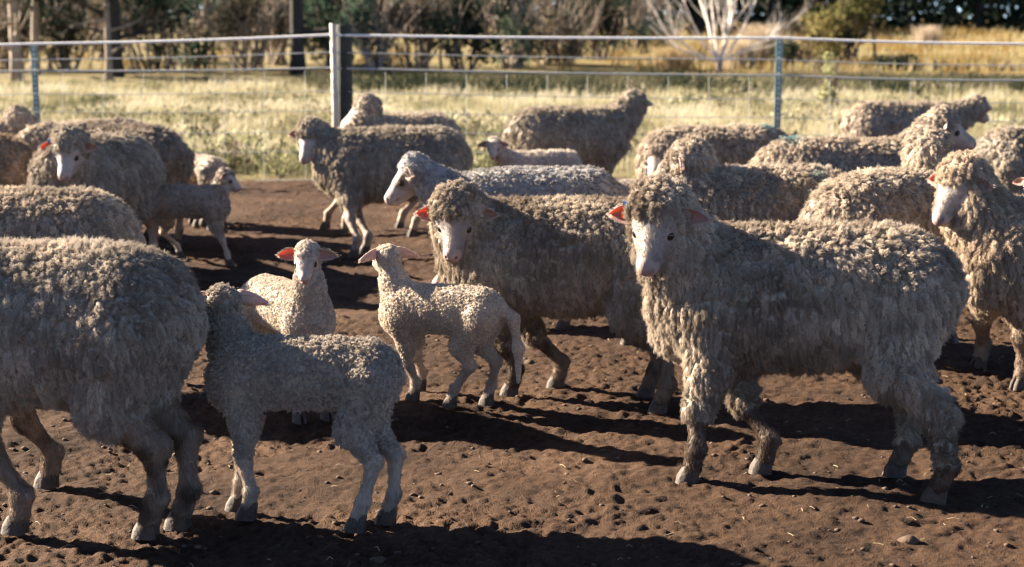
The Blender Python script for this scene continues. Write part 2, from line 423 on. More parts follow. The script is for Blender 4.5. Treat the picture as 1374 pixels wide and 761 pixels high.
    hl = (pts - hp); hf, hs, hu = hl @ f / hk, hl @ s_ / hk, hl @ u / hk      # head coordinates
    face_len = 0.24 if ewe else 0.15
    # keep the face bare: in front of the eyes, below the brow
    bare = (hf > (0.048 if ewe else 0.026)) & (np.abs(hs) < 0.12) & (hu < (0.012 if wool != 'shorn' else 0.2)) & (hf < 0.4) & (np.linalg.norm(hl, axis=1) < 0.32 * hk) & (hu > -0.2) & (dk < 0.02)
    woolm &= ~bare
    ef, es_, eu = (0.080, 0.061, -0.044) if ewe else (0.054, 0.043, -0.034)
    de = np.sqrt((hf - ef) ** 2 + (np.abs(hs) - es_) ** 2 + (hu - eu) ** 2)
    woolm &= de > (0.037 if ewe else 0.032)
    # large soft lumps of fleece
    if wool == 'long':
        lump = fbm(pts * np.array([11, 11, 6]) / k + seed * 3.1, seed, 3) - 0.5
        fine = fbm(pts * np.array([34, 34, 20]) / k + seed * 7.7, seed + 5, 2) - 0.5
        cs_ = {1: 0.023, 2: 0.026, 3: 0.031}[quality]; cst = np.array([1, 1, 0.36]) / cs_
        wrp = lambda p: p + 0.022 * (np.stack([fbm(p * 13, seed + 91, 2), fbm(p * 13 + 30, seed + 92, 2), fbm(p * 9 + 60, seed + 93, 2)], 1) - 0.5)
        w1, w2, _ = worley(wrp(pts) * cst, seed)
        crack = np.clip((w2 - w1) / 0.26, 0, 1) ** 0.7
        disp = (lump * 0.024 + (crack - 0.80) * 0.0165) * k * woolm * np.clip(Lf, 0.3, 1)
    else:
        disp = (fbm(pts * 22 / k + seed, seed, 2) - 0.5) * 0.008 * k * woolm
        if wool == 'shorn': disp = disp + woolm * (np.sin(pts[:, 0] * 95 + 5 * fbm(pts * 5, seed, 2)) * 0.0007 + (fbm(pts * np.array([5, 5, 5]), seed + 4, 2) - 0.5) * 0.03)
        if wool == 'lamb': disp = disp + woolm * np.sin(pts[:, 0] * 170 / k + 5 * fbm(pts * 8, seed, 2)) * 0.0007 * k * (quality == 1 and not curl)
        if curl:
            w1, w2, _ = worley(pts / 0.0135, seed); disp = disp + woolm * (np.clip((w2 - w1) / 0.4, 0, 1) - 0.6) * 0.006
    pts = pts + vn * disp[:, None]
    # colours
    n1 = fbm(pts * 9 + 3.3 + seed, seed + 9, 3); n2 = fbm(pts * 30 + seed, seed + 11, 3)
    skin = np.array([0.41, 0.35, 0.305]) * (1.0 if ewe else 1.12) * np.ones((len(pts), 1)); skin *= (0.8 + 0.4 * n2)[:, None]
    on_head = (np.linalg.norm(hl, axis=1) < 0.34 * hk) & (hf > -0.05)
    # grey-brown shading of the coat round the eyes and cheeks
    patch = np.clip(1 - de / 0.035, 0, 1)[:, None] * on_head[:, None]
    skin = skin * (1 - patch * 0.5) + np.array([0.12, 0.075, 0.055]) * patch * 0.5
    ring = (np.clip(1 - np.abs(de - 0.014) / 0.009, 0, 1) * on_head)[:, None]
    skin = skin * (1 - ring * 0.8) + np.array([0.05, 0.03, 0.025]) * ring * 0.8
    if ewe:
        speck = (np.clip((n1 - 0.48) * (5 if wool != 'shorn' else 9), 0, 1) * on_head * (1 if wool != 'shorn' else 2.2))[:, None]
        skin = skin * (1 - speck * 0.35) + np.array([0.18, 0.135, 0.105]) * speck * 0.35
    tipd = np.clip((hf - (face_len - 0.055)) / 0.03, 0, 1) * on_head
    tipd = tipd[:, None] * np.clip((hu + 0.125) / 0.02, 0, 1)[:, None]
    skin = skin * (1 - tipd * 0.35) + np.array([0.40, 0.25, 0.235]) * tipd * 0.35
    lea = np.clip(1 - np.sqrt(((hf - face_len + 0.012) / 0.030) ** 2 + (hs / (0.026 if ewe else 0.018)) ** 2 + ((hu + (0.080 if ewe else 0.066)) / 0.022) ** 2), 0, 1) ** 0.5
    lea = (lea * on_head)[:, None]; skin = skin * (1 - lea) + np.array([0.27, 0.14, 0.135]) * lea
    tear = np.clip(1 - np.abs(np.sqrt((hf - 0.13) ** 2 + (hu + 0.02) ** 2) - 0.062) / 0.02, 0, 1) * (np.abs(hs) > 0.022) * on_head * (0.5 if ewe else 0.2)
    skin = skin * (1 - tear[:, None] * 0.5) + np.array([0.10, 0.07, 0.055]) * tear[:, None] * 0.5
    jawd = np.clip((-0.085 - hu) / 0.03, 0, 1) * on_head * (hf < face_len - 0.05) * (0.55 if ewe else 0.2)
    skin = skin * (1 - jawd[:, None]) + np.array([0.20, 0.16, 0.13]) * jawd[:, None]
    nzc = np.array([(0.222, 0.019, -0.070) if ewe else (0.142, 0.012, -0.062)])[0]
    dn = np.sqrt((hf - nzc[0]) ** 2 + ((np.abs(hs) - nzc[1]) * 0.8) ** 2 + (hu - nzc[2]) ** 2)
    dk_ = np.clip(1 - dn / (0.017 if ewe else 0.011), 0, 1)[:, None] * on_head[:, None]
    skin = skin * (1 - dk_ * 0.9) + np.array([0.05, 0.02, 0.02]) * dk_ * 0.9
    mf = np.clip(1 - np.abs(hu - (nzc[2] - (0.029 if ewe else 0.022))) / 0.007, 0, 1) * (hf > face_len - 0.08) * on_head
    skin = skin * (1 - mf[:, None] * 0.7) + np.array([0.10, 0.04, 0.035]) * mf[:, None] * 0.7
    legs = (~on_head) & (~woolm)
    lc = np.array([0.31, 0.235, 0.175]) * (1 - 0.35 * dirt_and_shade) if ewe else np.array([0.40, 0.33, 0.27])
    mudn = (1.0 if ewe else 0.45) * np.clip((fbm(pts * np.array([22, 22, 14]) + seed, seed + 21, 4) - 0.64 + dirt_and_shade * 0.26) * 6 + np.clip(0.07 - pts[:, 2], 0, 1) * 8, 0, 1)[:, None]
    lcol = lc * (0.75 + 0.5 * n2)[:, None] * (1 - mudn * 0.85) + np.array([0.06, 0.04, 0.028]) * mudn * 0.85
    base = {'long': np.array([0.26, 0.215, 0.165]), 'shorn': np.array([0.28, 0.27, 0.26]), 'lamb': np.array([0.36, 0.30, 0.24])}[wool] * np.array(tone)
    wcol = base * (0.75 + 0.5 * n1)[:, None]
    cols = np.where(woolm[:, None], wcol, np.where(legs[:, None], lcol, skin))
    me = new_mesh('body', pts, q, MAT['body'], True, np.clip(cols, 0, 1))
    link('body', me, root)
    # ---------------- fleece
    fw = woolm[q].mean(axis=1); area = np.linalg.norm(fn, axis=1) / 2
    flen = Lf[q].mean(axis=1)
    wgt = area * (fw > 0.6) * np.where(flen < 0.75, 1.5, 1.0)
    A = wgt.sum()
    if wool == 'long':
        lr, ns, sr, L0 = {1: (0.0034, 5, 0.00056, 0.0160), 2: (0.0054, 5, 0.00095, 0.0180), 3: (0.0084, 5, 0.0016, 0.021)}[quality]
    elif wool == 'lamb':
        lr, ns, sr, L0 = {1: (0.0046, 9, 0.00060, 0.0130) if curl else (0.0036, 8, 0.00045, 0.0085), 2: (0.0095, 7, 0.0014, 0.0160), 3: (0.014, 6, 0.0022, 0.02)}[quality]
    else:
        lr, ns, sr, L0 = {1: (0.006, 6, 0.0010, 0.011), 2: (0.009, 7, 0.0012, 0.012), 3: (0.014, 6, 0.002, 0.014)}[quality]
    cov = 1.35
    nl = int(A / (math.pi * lr * lr) * cov)
    fi = rg.choice(len(q), nl, p=wgt / A)
    b1, b2 = rg.random(nl), rg.random(nl)
    w4 = np.stack([(1 - b1) * (1 - b2), b1 * (1 - b2), b1 * b2, (1 - b1) * b2], 1)
    c = np.einsum('ij,ijk->ik', w4, pts[q[fi]]); n = np.einsum('ij,ijk->ik', w4, vn[q[fi]]); n /= np.linalg.norm(n, axis=1, keepdims=True)
    Ll = flen[fi]
    g = np.array([-0.25, 0, -1.0]) * np.ones((nl, 1)); g -= np.einsum('ij,ij->i', g, n)[:, None] * n
    # neighbouring staples lean the same way in clumps -> partings between them
    lean = np.stack([fbm(c * 26 / k + 5, seed + 31, 2), fbm(c * 26 / k + 25, seed + 32, 2), fbm(c * 26 / k + 45, seed + 33, 2)], 1) - 0.5
    part = fbm(c * np.array([22, 22, 9]) / k, seed + 41, 2)
    if wool == 'long': a_n, a_g, a_l, a_j = 0.50, 0.72, 0.7, 0.16
    elif wool == 'lamb': a_n, a_g, a_l, a_j = 0.95, 0.35, 1.0, 0.30
    else: a_n, a_g, a_l, a_j = 0.6, 0.7, 0.8, 0.3
    curly = (np.linalg.norm(c - hp, axis=1) < 0.16 * hk)
    if wool == 'long':
        w1, w2, wv_ = worley(wrp(c) * cst, seed); wv_ = wv_ / cst; ck = np.clip((w2 - w1) / 0.24, 0, 1)
        toward = wv_ / cs_
    elif wool == 'lamb':
        cw = {1: 0.0125 if curl else 0.008, 2: 0.02, 3: 0.03}[quality]; w1, w2, wv_ = worley(c / cw, seed); ck = np.clip((w2 - w1) / 0.4, 0, 1); toward = wv_ * 1.6
    else: ck = np.ones(nl); toward = np.zeros((nl, 3))
    d = toward * 0.36 + n * a_n + g * a_g * np.where(curly, 0.35, 1)[:, None] + lean * a_l * np.where(curly, 1.3, 1)[:, None] + rg.normal(0, a_j, (nl, 3))
    dn_ = np.einsum('ij,ij->i', d, n); d += n * np.clip(0.25 - dn_, 0, 1)[:, None]
    d /= np.linalg.norm(d, axis=1, keepdims=True)
    Lk = L0 * k ** 0.5 * Ll * (0.55 + 0.45 * ck) * (0.75 + 0.6 * part) * (0.8 + 0.4 * rg.random(nl))
    if wool == 'long': Lk *= np.where(curly, 0.8, 1.0)
    t1 = np.cross(n, d + 1e-4); t1 /= np.linalg.norm(t1, axis=1, keepdims=True) + 1e-9; t2 = np.cross(n, t1)
    KP = 6 if quality == 1 else 4
    tt = np.linspace(0, 1, KP)
    ang = rg.random((nl, ns)) * 2 * math.pi; rr = np.sqrt(rg.random((nl, ns))) * lr * 1.15
    off = t1[:, None] * (np.cos(ang) * rr)[..., None] + t2[:, None] * (np.sin(ang) * rr)[..., None]
    Ls = Lk[:, None] * (0.8 + 0.35 * rg.random((nl, ns)))
    ph = rg.random(nl) * 6.28 if wool != 'long' else fbm(c * 30 / k, seed + 81, 2) * 14 + rg.random(nl) * 0.8; crimp = {'long': 0.13, 'lamb': 0.28, 'shorn': 0.1}[wool] * np.where(curly, 2.0, 1.0)
    e1 = t1; e2 = np.cross(d, t1)
    taper = 0.25 if wool == 'long' else 0.5
    jit = rg.normal(0, {'long': 0.17, 'lamb': 0.10, 'shorn': 0.1}[wool], (nl, ns, 3)); wf = 10.0 if wool == 'long' else 6.5
    pp = np.empty((nl, ns, KP, 3)); sink = {'long': 0.0014, 'lamb': 0.0008, 'shorn': 0.0008}[wool]
    for i, t in enumerate(tt):
        wv = (np.sin(ph + t * wf)[:, None] * e1 + np.cos(ph + t * wf)[:, None] * e2) * (crimp * Lk * t ** 0.7)[:, None]
        sag = np.array([0, 0, -1.0]) * (0.10 * t * t)
        pp[:, :, i] = (c - n * sink)[:, None] + off * (1 - taper * t) + d[:, None] * (Ls * t)[..., None] + wv[:, None] + (sag + jit * t * t) * Ls[..., None]
    pp = pp.reshape(-1, KP, 3)
    rad = sr * (1.0 - 0.55 * tt ** 2)[None, :] * (0.7 + 0.6 * rg.random((nl * ns, 1))) * np.ones((1, KP))
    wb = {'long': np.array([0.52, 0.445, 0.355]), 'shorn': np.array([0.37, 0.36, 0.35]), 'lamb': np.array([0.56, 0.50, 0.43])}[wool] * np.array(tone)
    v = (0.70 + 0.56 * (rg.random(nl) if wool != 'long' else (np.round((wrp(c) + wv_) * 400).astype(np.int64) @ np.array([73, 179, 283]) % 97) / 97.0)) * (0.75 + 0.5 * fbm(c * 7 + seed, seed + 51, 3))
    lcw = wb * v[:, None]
    dm = np.clip((fbm(c * 6 + 9 + seed, seed + 61, 3) - 0.55 + dirt_and_shade * 0.2) * 4, 0, 1) * 0.75  # grime patches; also paint the dark of shaded flanks into the wool colour
    low = np.clip((0.42 * k - c[:, 2]) / (0.2 * k), 0, 1) * dirt_and_shade * np.clip((fbm(c * 12, seed + 71, 2) - 0.25) * 3, 0, 1)  # extra towards the belly: mud, doubling as painted shade on lower flanks
    dm = np.clip(np.maximum(dm * dirt_and_shade, low), 0, 0.9)[:, None]
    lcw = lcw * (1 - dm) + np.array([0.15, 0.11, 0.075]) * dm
    if mark is not None:
        mp_ = loc(at_y(mark[0], mark[1], G[1])) if len(mark) == 3 else loc(at_y(mark[0], mark[1], G[1] + mark[3]))
        dd = np.linalg.norm((c - mp_) * np.array([1, 0.35, 1]), axis=1); mm = (np.clip(1.4 - dd / mark[2], 0, 1) * (0.5 + 0.5 * rg.random(nl)))[:, None]
        lcw = lcw * (1 - mm) + np.array([0.10, 0.30, 0.33]) * mm
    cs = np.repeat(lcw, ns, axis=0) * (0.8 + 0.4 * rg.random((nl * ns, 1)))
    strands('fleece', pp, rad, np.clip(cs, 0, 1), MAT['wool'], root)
    STRAND_TOTAL += len(pp)
    # short hair on bare face and legs of the near animals
    if quality == 1:
        ws = area * (fw < 0.4); ctr = pts[q].mean(axis=1); hl2 = (ctr - hp) / hk; hf2, hs2, hu2 = hl2 @ f, hl2 @ s_, hl2 @ u
        de2 = np.sqrt((hf2 - ef) ** 2 + (np.abs(hs2) - es_) ** 2 + (hu2 - eu) ** 2); onh = np.linalg.norm(hl2, axis=1) < 0.34
        ws = ws * ~(onh & ((de2 < 0.026) | (hf2 > face_len - 0.045)))
        nh = int(ws.sum() / (0.0021 ** 2) * 0.8)
        fi = rg.choice(len(q), nh, p=ws / ws.sum()); c = pts[q[fi]].mean(axis=1) + rg.normal(0, vox * 0.4, (nh, 3)); n = vn[q[fi, 0]]
        tipn = (((c - hp) @ f) / hk > face_len - 0.03)
        g = np.where((np.linalg.norm(c - hp, axis=1) < 0.3 * hk)[:, None], f[None], np.array([[0, 0, -1.0]])); g = g - np.einsum('ij,ij->i', g, n)[:, None] * n
        d = n * 0.10 + g + rg.normal(0, 0.10, (nh, 3)); d /= np.linalg.norm(d, axis=1, keepdims=True)
        Lh = (0.0035 + 0.0035 * rg.random(nh)) * np.where(np.linalg.norm(c - hp, axis=1) < 0.3 * hk, 0.7, (1.9 if ewe else 1.4))
        pp = np.stack([c - n * 0.001, c + d * (Lh * 0.5)[:, None], c + d * Lh[:, None] - n * (0.15 * Lh)[:, None]], 1)
        cc = cols[q[fi, 0]] * (0.9 + 0.25 * rg.random((nh, 1)))
        strands('short_hair', pp, np.ones((nh, 3)) * np.array([0.00045, 0.0004, 0.00015]), np.clip(cc, 0, 1), MAT['wool'], root)
        STRAND_TOTAL += nh
    # ---------------- eyes
    if quality <= 2 or True:
        for sg in (-1, 1):
            c = hq(ef, sg * es_, eu) + 0 * u; r_ = (0.0190 if ewe else 0.0150) * hk
            vs_, fs_ = sphere(8, 12); o = link('eye', new_mesh('eye', vs_ * r_, fs_, MAT['eye']), root); o.location = c
    # ---------------- ears
    eL, eW = (0.128, 0.040) if ewe else (0.098, 0.031)
    eL *= earsize; eW *= earsize ** 0.5
    for sg in (-1, 1):
        o0 = hq(-0.008 if ewe else -0.004, sg * (0.066 if ewe else 0.046), -0.034 if ewe else -0.018)
        out = norm(s_ * sg * 1.0 - f * 0.15 + u * (0.02 - earflop) + np.array([0, 0, -0.10]))
        opn = norm(f * 0.55 + u * 0.42 + s_ * sg * 0.10); opn = norm(opn - out * (opn @ out)); sid = np.cross(out, opn)
        nu, nv = 9, 7; V = []; CC = []
        for lay in (0, 1):
            for i in range(nu):
                t = i / (nu - 1); wd = eW * (math.sin(math.pi * min(1, 0.16 + 0.84 * t) ** 0.8) ** 0.75 if t < 0.999 else 0.08) + 0.002
                if i == 0: wd = eW * 0.5
                for j in range(nv):
                    s = j / (nv - 1) * 2 - 1
                    cup = (s * s) * eW * (1.0 - 0.6 * t) - 0.004 * math.sin(3.1 * t) + (0.0028 * (-1 if lay else 0))
                    droop = -0.10 * t * t * eL
                    V.append(o0 + (out * (t * eL) + sid * (s * wd * 0.92) + opn * cup) * hk + np.array([0, 0, droop]) * hk)
                    if lay == 0: CC.append((0.36, 0.22, 0.18) if abs(s) < 0.75 else (0.45, 0.36, 0.31))
                    else: CC.append((0.48, 0.38, 0.33))
        Fc = []
        for i in range(nu - 1):
            for j in range(nv - 1):
                a = i * nv + j; Fc.append((a, a + 1, a + nv + 1, a + nv)); b = a + nu * nv; Fc.append((b, b + nv, b + nv + 1, b + 1))
            for j in (0, nv - 1):
                a = i * nv + j; b = a + nu * nv; Fc.append((a, a + nv, b + nv, b) if j == 0 else (a, b, b + nv, a + nv))
        for j in range(nv - 1):
            a = (nu - 1) * nv + j; b = a + nu * nv; Fc.append((a, a + 1, b + 1, b))
        eo = link('ear', new_mesh('ear', np.array(V), Fc, MAT['ear_thin' if sg == -1 and thin_ear else 'ear'], True, np.array(CC)), root)
        if quality <= 2:      # downy rim
            nh = 500 if ewe else 420; ii = rg.integers(0, nu * nv, nh) + nu * nv
            Va = np.array(V); c = Va[ii] + sid * rg.normal(0, 0.006, (nh, 1)) * hk * 0.6 + out * rg.normal(0, 0.006, (nh, 1)) * hk
            d = norm(out - opn * 0.4) + rg.normal(0, 0.25, (nh, 3)); Lh = (0.0055 if ewe else 0.0035) * (0.5 + rg.random(nh))
            pp = np.stack([c, c + d * Lh[:, None] * 0.5, c + d * Lh[:, None]], 1)
            so_ = strands('ear_hair', pp, np.ones((nh, 3)) * np.array([0.0006, 0.0005, 0.0002]), np.ones((nh, 3)) * np.array([0.46, 0.39, 0.33]) * tone, MAT['wool'], eo)
        if eartag and eartag[0] == sg:
            b = MB(); cc = o0 + (out * eL * 0.42 + opn * 0.016 - sid * 0.0) * hk
            tgs = 0.55 if eartag[1] == 'tag_blue' else 1.0
            tg = new_mesh('ear_tag', np.array([cc + (out * x * 0.022 * tgs + sid * y * 0.021 * tgs + opn * z * 0.0022) * hk for z in (-1, 1) for x, y in ((-1, -1), (1, -1), (1, 1), (-1, 1))]),
                          [(0, 3, 2, 1), (4, 5, 6, 7), (0, 1, 5, 4), (1, 2, 6, 5), (2, 3, 7, 6), (3, 0, 4, 7)], MAT[eartag[1]], False)
            if eartag[1] == 'tag_blue':
                tg.transform(__import__('mathutils').Matrix.Translation(Vector(tuple((-out * 0.004 + opn * 0.012 + np.array([0, 0, 0.036])) * hk))))
            link('ear_tag', tg, eo)
            if eartag[1] == 'tag_blue':
                link('ear_tag', new_mesh('ear_tag', np.array([cc + (out * x * 0.021 + sid * y * 0.018 + opn * z * 0.002) * hk for z in (-1, 1) for x, y in ((-1, -1), (1, -1), (1, 1), (-1, 1))]),
                     [(0, 3, 2, 1), (4, 5, 6, 7), (0, 1, 5, 4), (1, 2, 6, 5), (2, 3, 7, 6), (3, 0, 4, 7)], MAT['tag'], False), eo)
    # ---------------- hooves
    for i in range(4):
        b = MB(); hh = k * (1 if ewe else 1.25); p = ft[i]
        for sg in (-1, 1):
            base = len(b.v)
            prof = [(0.034, -0.022), (0.040, 0.0), (0.010, 0.0)]
            ring0 = [(-0.030, sg * 0.002), (0.022, sg * 0.003), (0.036, sg * 0.009), (0.024, sg * 0.024), (-0.022, sg * 0.026), (-0.034, sg * 0.014)]
            for z, m, sh in ((-0.006, 1.0, 0.0), (0.016, 0.93, -0.003), (0.040, 0.78, -0.012), (0.052, 0.62, -0.018)):
                for x, y in ring0: b.v.append(Vector((p[0] + (x * m + sh) * hh, p[1] + y * m * hh, z * hh))); b.c.append((1, 1, 1))
            for r_ in range(3):
                for j in range(6):
                    a_, c_ = base + r_ * 6 + j, base + r_ * 6 + (j + 1) % 6
                    b.f.append((a_, c_, c_ + 6, a_ + 6) if sg > 0 else (a_, a_ + 6, c_ + 6, c_))
            b.f.append(tuple(base + 18 + j for j in range(6)) if sg > 0 else tuple(base + 18 + j for j in range(6))[::-1])
        b.build('hoof', MAT['hoof'], root, True)
    nose = hp + (f * face_len + u * -0.08) * hk
    W2 = lambda p: G + F * p[0] + S * p[1] + np.array([0, 0, p[2]])
    if DEBUG: print('%-38s s=%.0f d=%.2f foot=%s poll=%s nose=%s rump=%s verts=%d strands=%d t=%.1f' % (label[:38], scale_px, G[1], [tuple(int(v) for v in project(W2(x))) for x in ft], tuple(int(v) for v in project(W2(hp))), tuple(int(v) for v in project(W2(nose))), tuple(int(v) for v in project(W2((-0.5 * k * LX, 0, .55 * k)))), len(pts), nl * ns, time.time() - T0))
    return root
DEBUG = False
_sph = {}
def sphere(nr, ns):
    if (nr, ns) in _sph: return _sph[(nr, ns)]
    V = [(0, 0, 1)]; Fc = []
    for i in range(1, nr):
        a = math.pi * i / nr
        for j in range(ns): b = 2 * math.pi * j / ns; V.append((math.sin(a) * math.cos(b), math.sin(a) * math.sin(b), math.cos(a)))
    V.append((0, 0, -1))
    for j in range(ns): Fc.append((0, 1 + j, 1 + (j + 1) % ns))
    for i in range(nr - 2):
        for j in range(ns): a = 1 + i * ns + j; b = 1 + i * ns + (j + 1) % ns; Fc.append((a, a + ns, b + ns, b))
    l = len(V) - 1
    for j in range(ns): Fc.append((l, 1 + (nr - 2) * ns + (j + 1) % ns, 1 + (nr - 2) * ns + j))
    _sph[(nr, ns)] = (np.array(V), Fc); return _sph[(nr, ns)]

# ------------------------------------------------------------------ ground
FENCE_Y = 13.6
def terrain(x, y):
    x = np.asarray(x, float); y = np.asarray(y, float)
    s = lambda a, b: (lambda t: t * t * (3 - 2 * t))(np.clip((y - a) / (b - a), 0, 1))
    z = s(46, 74) * 0.95 - s(36, 40) * 0.25 + s(41, 45) * 0.25 + s(90, 400) * 3.0
    z = z + s(47, 60) * 0.9 * (fbm(np.stack([x * 0.11, y * 0.16, x * 0], 1), 31, 3) - 0.5)
    z = z + (s(14, 20)) * 0.10 * (fbm(np.stack([x * 0.25, y * 0.25, x * 0], 1), 3, 2) - 0.5)
    return z
def dirt_relief(x, y):
    p = np.stack([x, y, x * 0], 1)
    a = (fbm(p * np.array([1.4, 2.0, 1]), 11, 3) - 0.5) * 0.035
    b = np.abs(fbm(p * np.array([7, 9, 1]), 12, 3) - 0.5) * 0.024
    c = (fbm(p * np.array([26, 30, 1]), 13, 3) - 0.5) * 0.016
    h = fbm(p * np.array([7, 11, 1]), 14, 3); d = -np.clip(0.30 - h, 0, 1) * 0.10     # hoof prints
    e = (fbm(p * 48, 15, 3) - 0.5) * (0.010 + 0.022 * np.clip((fbm(p * 1.8, 19, 3) - 0.4) * 4, 0, 1)) + (np.clip(vnoise(p * 38, 16) - 0.6, 0, 1)) * 0.018 * (fbm(p * 2.5, 18, 2) > 0.5)
    return a + b + c + d + e - 0.012
ys = np.concatenate([np.array([-60, -20, -5, 0, 1.5, 2.6]), 3.0 * (14.6 / 3.0) ** (np.linspace(0, 1, 640)), 14.6 * (90 / 14.6) ** np.linspace(0.02, 1, 60), np.array([110, 140, 200, 300, 450, 700, 1100, 1800, 2500])])
us = np.concatenate([np.array([-40, -14, -5, -2.2, -1.2, -0.7]), np.linspace(-0.42, 0.42, 540), np.array([0.7, 1.2, 2.2, 5, 14, 40])])
Yg, Ug = np.meshgrid(ys, us, indexing='ij'); Xg = Ug * np.maximum(np.abs(Yg), 3.0) * 1.0
xf, yf = Xg.ravel(), Yg.ravel()
z = terrain(xf, yf)
m = (yf < 15.2) & (yf > 2.0) & (np.abs(xf) < 12); fade = np.clip((15.2 - yf) / 0.8, 0, 1)
z[m] += (dirt_relief(xf[m], yf[m]) * fade[m])
nY, nU = len(ys), len(us); I = np.arange(nY * nU).reshape(nY, nU)
Q = np.stack([I[:-1, :-1], I[:-1, 1:], I[1:, 1:], I[1:, :-1]], -1).reshape(-1, 4)
def ground_mat():
    m, t, b, o = new_mat('trodden_earth_and_pasture'); N = t.nodes; Lk = t.links
    g = N.new('ShaderNodeNewGeometry')
    def noise(s, d=6, r=0.55, vec=None):
        n = N.new('ShaderNodeTexNoise'); n.inputs['Scale'].default_value = s; n.inputs['Detail'].default_value = d; n.inputs['Roughness'].default_value = r
        Lk.new(vec or g.outputs['Position'], n.inputs['Vector']); return n
    def ramp(src, stops):
        r = N.new('ShaderNodeValToRGB')
        while len(r.color_ramp.elements) < len(stops): r.color_ramp.elements.new(0.5)
        for e, (p, c) in zip(r.color_ramp.elements, stops): e.position = p; e.color = (*c, 1)
        Lk.new(src, r.inputs[0]); return r
    n1 = noise(1.7, 9, 0.62); n2 = noise(45, 6, 0.7); n3 = noise(220, 4, 0.6)
    d1 = ramp(n1.outputs['Fac'], [(0.3, (0.042, 0.024, 0.014)), (0.55, (0.092, 0.054, 0.032)), (0.75, (0.165, 0.102, 0.062))])
    mul = N.new('ShaderNodeMix'); mul.data_type = 'RGBA'; mul.blend_type = 'MULTIPLY'; mul.inputs[0].default_value = 1
    r2 = ramp(n2.outputs['Fac'], [(0.3, (0.55, 0.52, 0.5)), (0.6, (1.15, 1.1, 1.05))])
    Lk.new(d1.outputs[0], mul.inputs[6]); Lk.new(r2.outputs[0], mul.inputs[7])
    g1 = noise(0.6, 6); pa = ramp(g1.outputs['Fac'], [(0.35, (0.11, 0.10, 0.05)), (0.6, (0.24, 0.205, 0.10))])
    gold = noise(0.22, 4); bank = ramp(gold.outputs['Fac'], [(0.38, (0.17, 0.14, 0.05)), (0.5, (0.23, 0.15, 0.05)), (0.62, (0.27, 0.22, 0.10))])
    sx = N.new('ShaderNodeSeparateXYZ'); Lk.new(g.outputs['Position'], sx.inputs[0])
    def step(a, b_, amp, sc_):
        nn = noise(sc_, 3); ad = N.new('ShaderNodeMath'); ad.operation = 'MULTIPLY_ADD'; Lk.new(nn.outputs['Fac'], ad.inputs[0]); ad.inputs[1].default_value = amp; Lk.new(sx.outputs[1], ad.inputs[2])
        mr = N.new('ShaderNodeMapRange'); mr.inputs['From Min'].default_value = a + amp / 2; mr.inputs['From Max'].default_value = b_ + amp / 2; Lk.new(ad.outputs[0], mr.inputs[0]); return mr
    s1 = step(13.5, 13.9, 0.7, 1.5); s2 = step(44, 47, 5, 0.2)
    mA = N.new('ShaderNodeMix'); mA.data_type = 'RGBA'; xm = N.new('ShaderNodeMapRange'); xm.inputs['From Min'].default_value = 0.5; xm.inputs['From Max'].default_value = 8.0; xm.inputs['To Min'].default_value = 0.25; Lk.new(sx.outputs[0], xm.inputs[0]); mm = N.new('ShaderNodeMath'); mm.operation = 'MULTIPLY'; Lk.new(s2.outputs[0], mm.inputs[0]); Lk.new(xm.outputs[0], mm.inputs[1]); Lk.new(mm.outputs[0], mA.inputs[0]); Lk.new(pa.outputs[0], mA.inputs[6]); Lk.new(bank.outputs[0], mA.inputs[7])
    mB = N.new('ShaderNodeMix'); mB.data_type = 'RGBA'; Lk.new(s1.outputs[0], mB.inputs[0]); Lk.new(mul.outputs[2], mB.inputs[6]); Lk.new(mA.outputs[2], mB.inputs[7])
    Lk.new(mB.outputs[2], b.inputs['Base Color']); b.inputs['Roughness'].default_value = 0.95; b.inputs['Specular IOR Level'].default_value = 0.2
    ad = N.new('ShaderNodeMath'); ad.operation = 'MULTIPLY_ADD'; Lk.new(n3.outputs['Fac'], ad.inputs[0]); ad.inputs[1].default_value = 0.6; Lk.new(n2.outputs['Fac'], ad.inputs[2])
    bp = N.new('ShaderNodeBump'); bp.inputs['Strength'].default_value = 1.0; bp.inputs['Distance'].default_value = 0.03
    Lk.new(ad.outputs[0], bp.inputs['Height']); Lk.new(bp.outputs[0], b.inputs['Normal'])
    return m
ground = link('ground', new_mesh('ground', np.stack([xf, yf, z], 1), Q, ground_mat()), kind='structure')
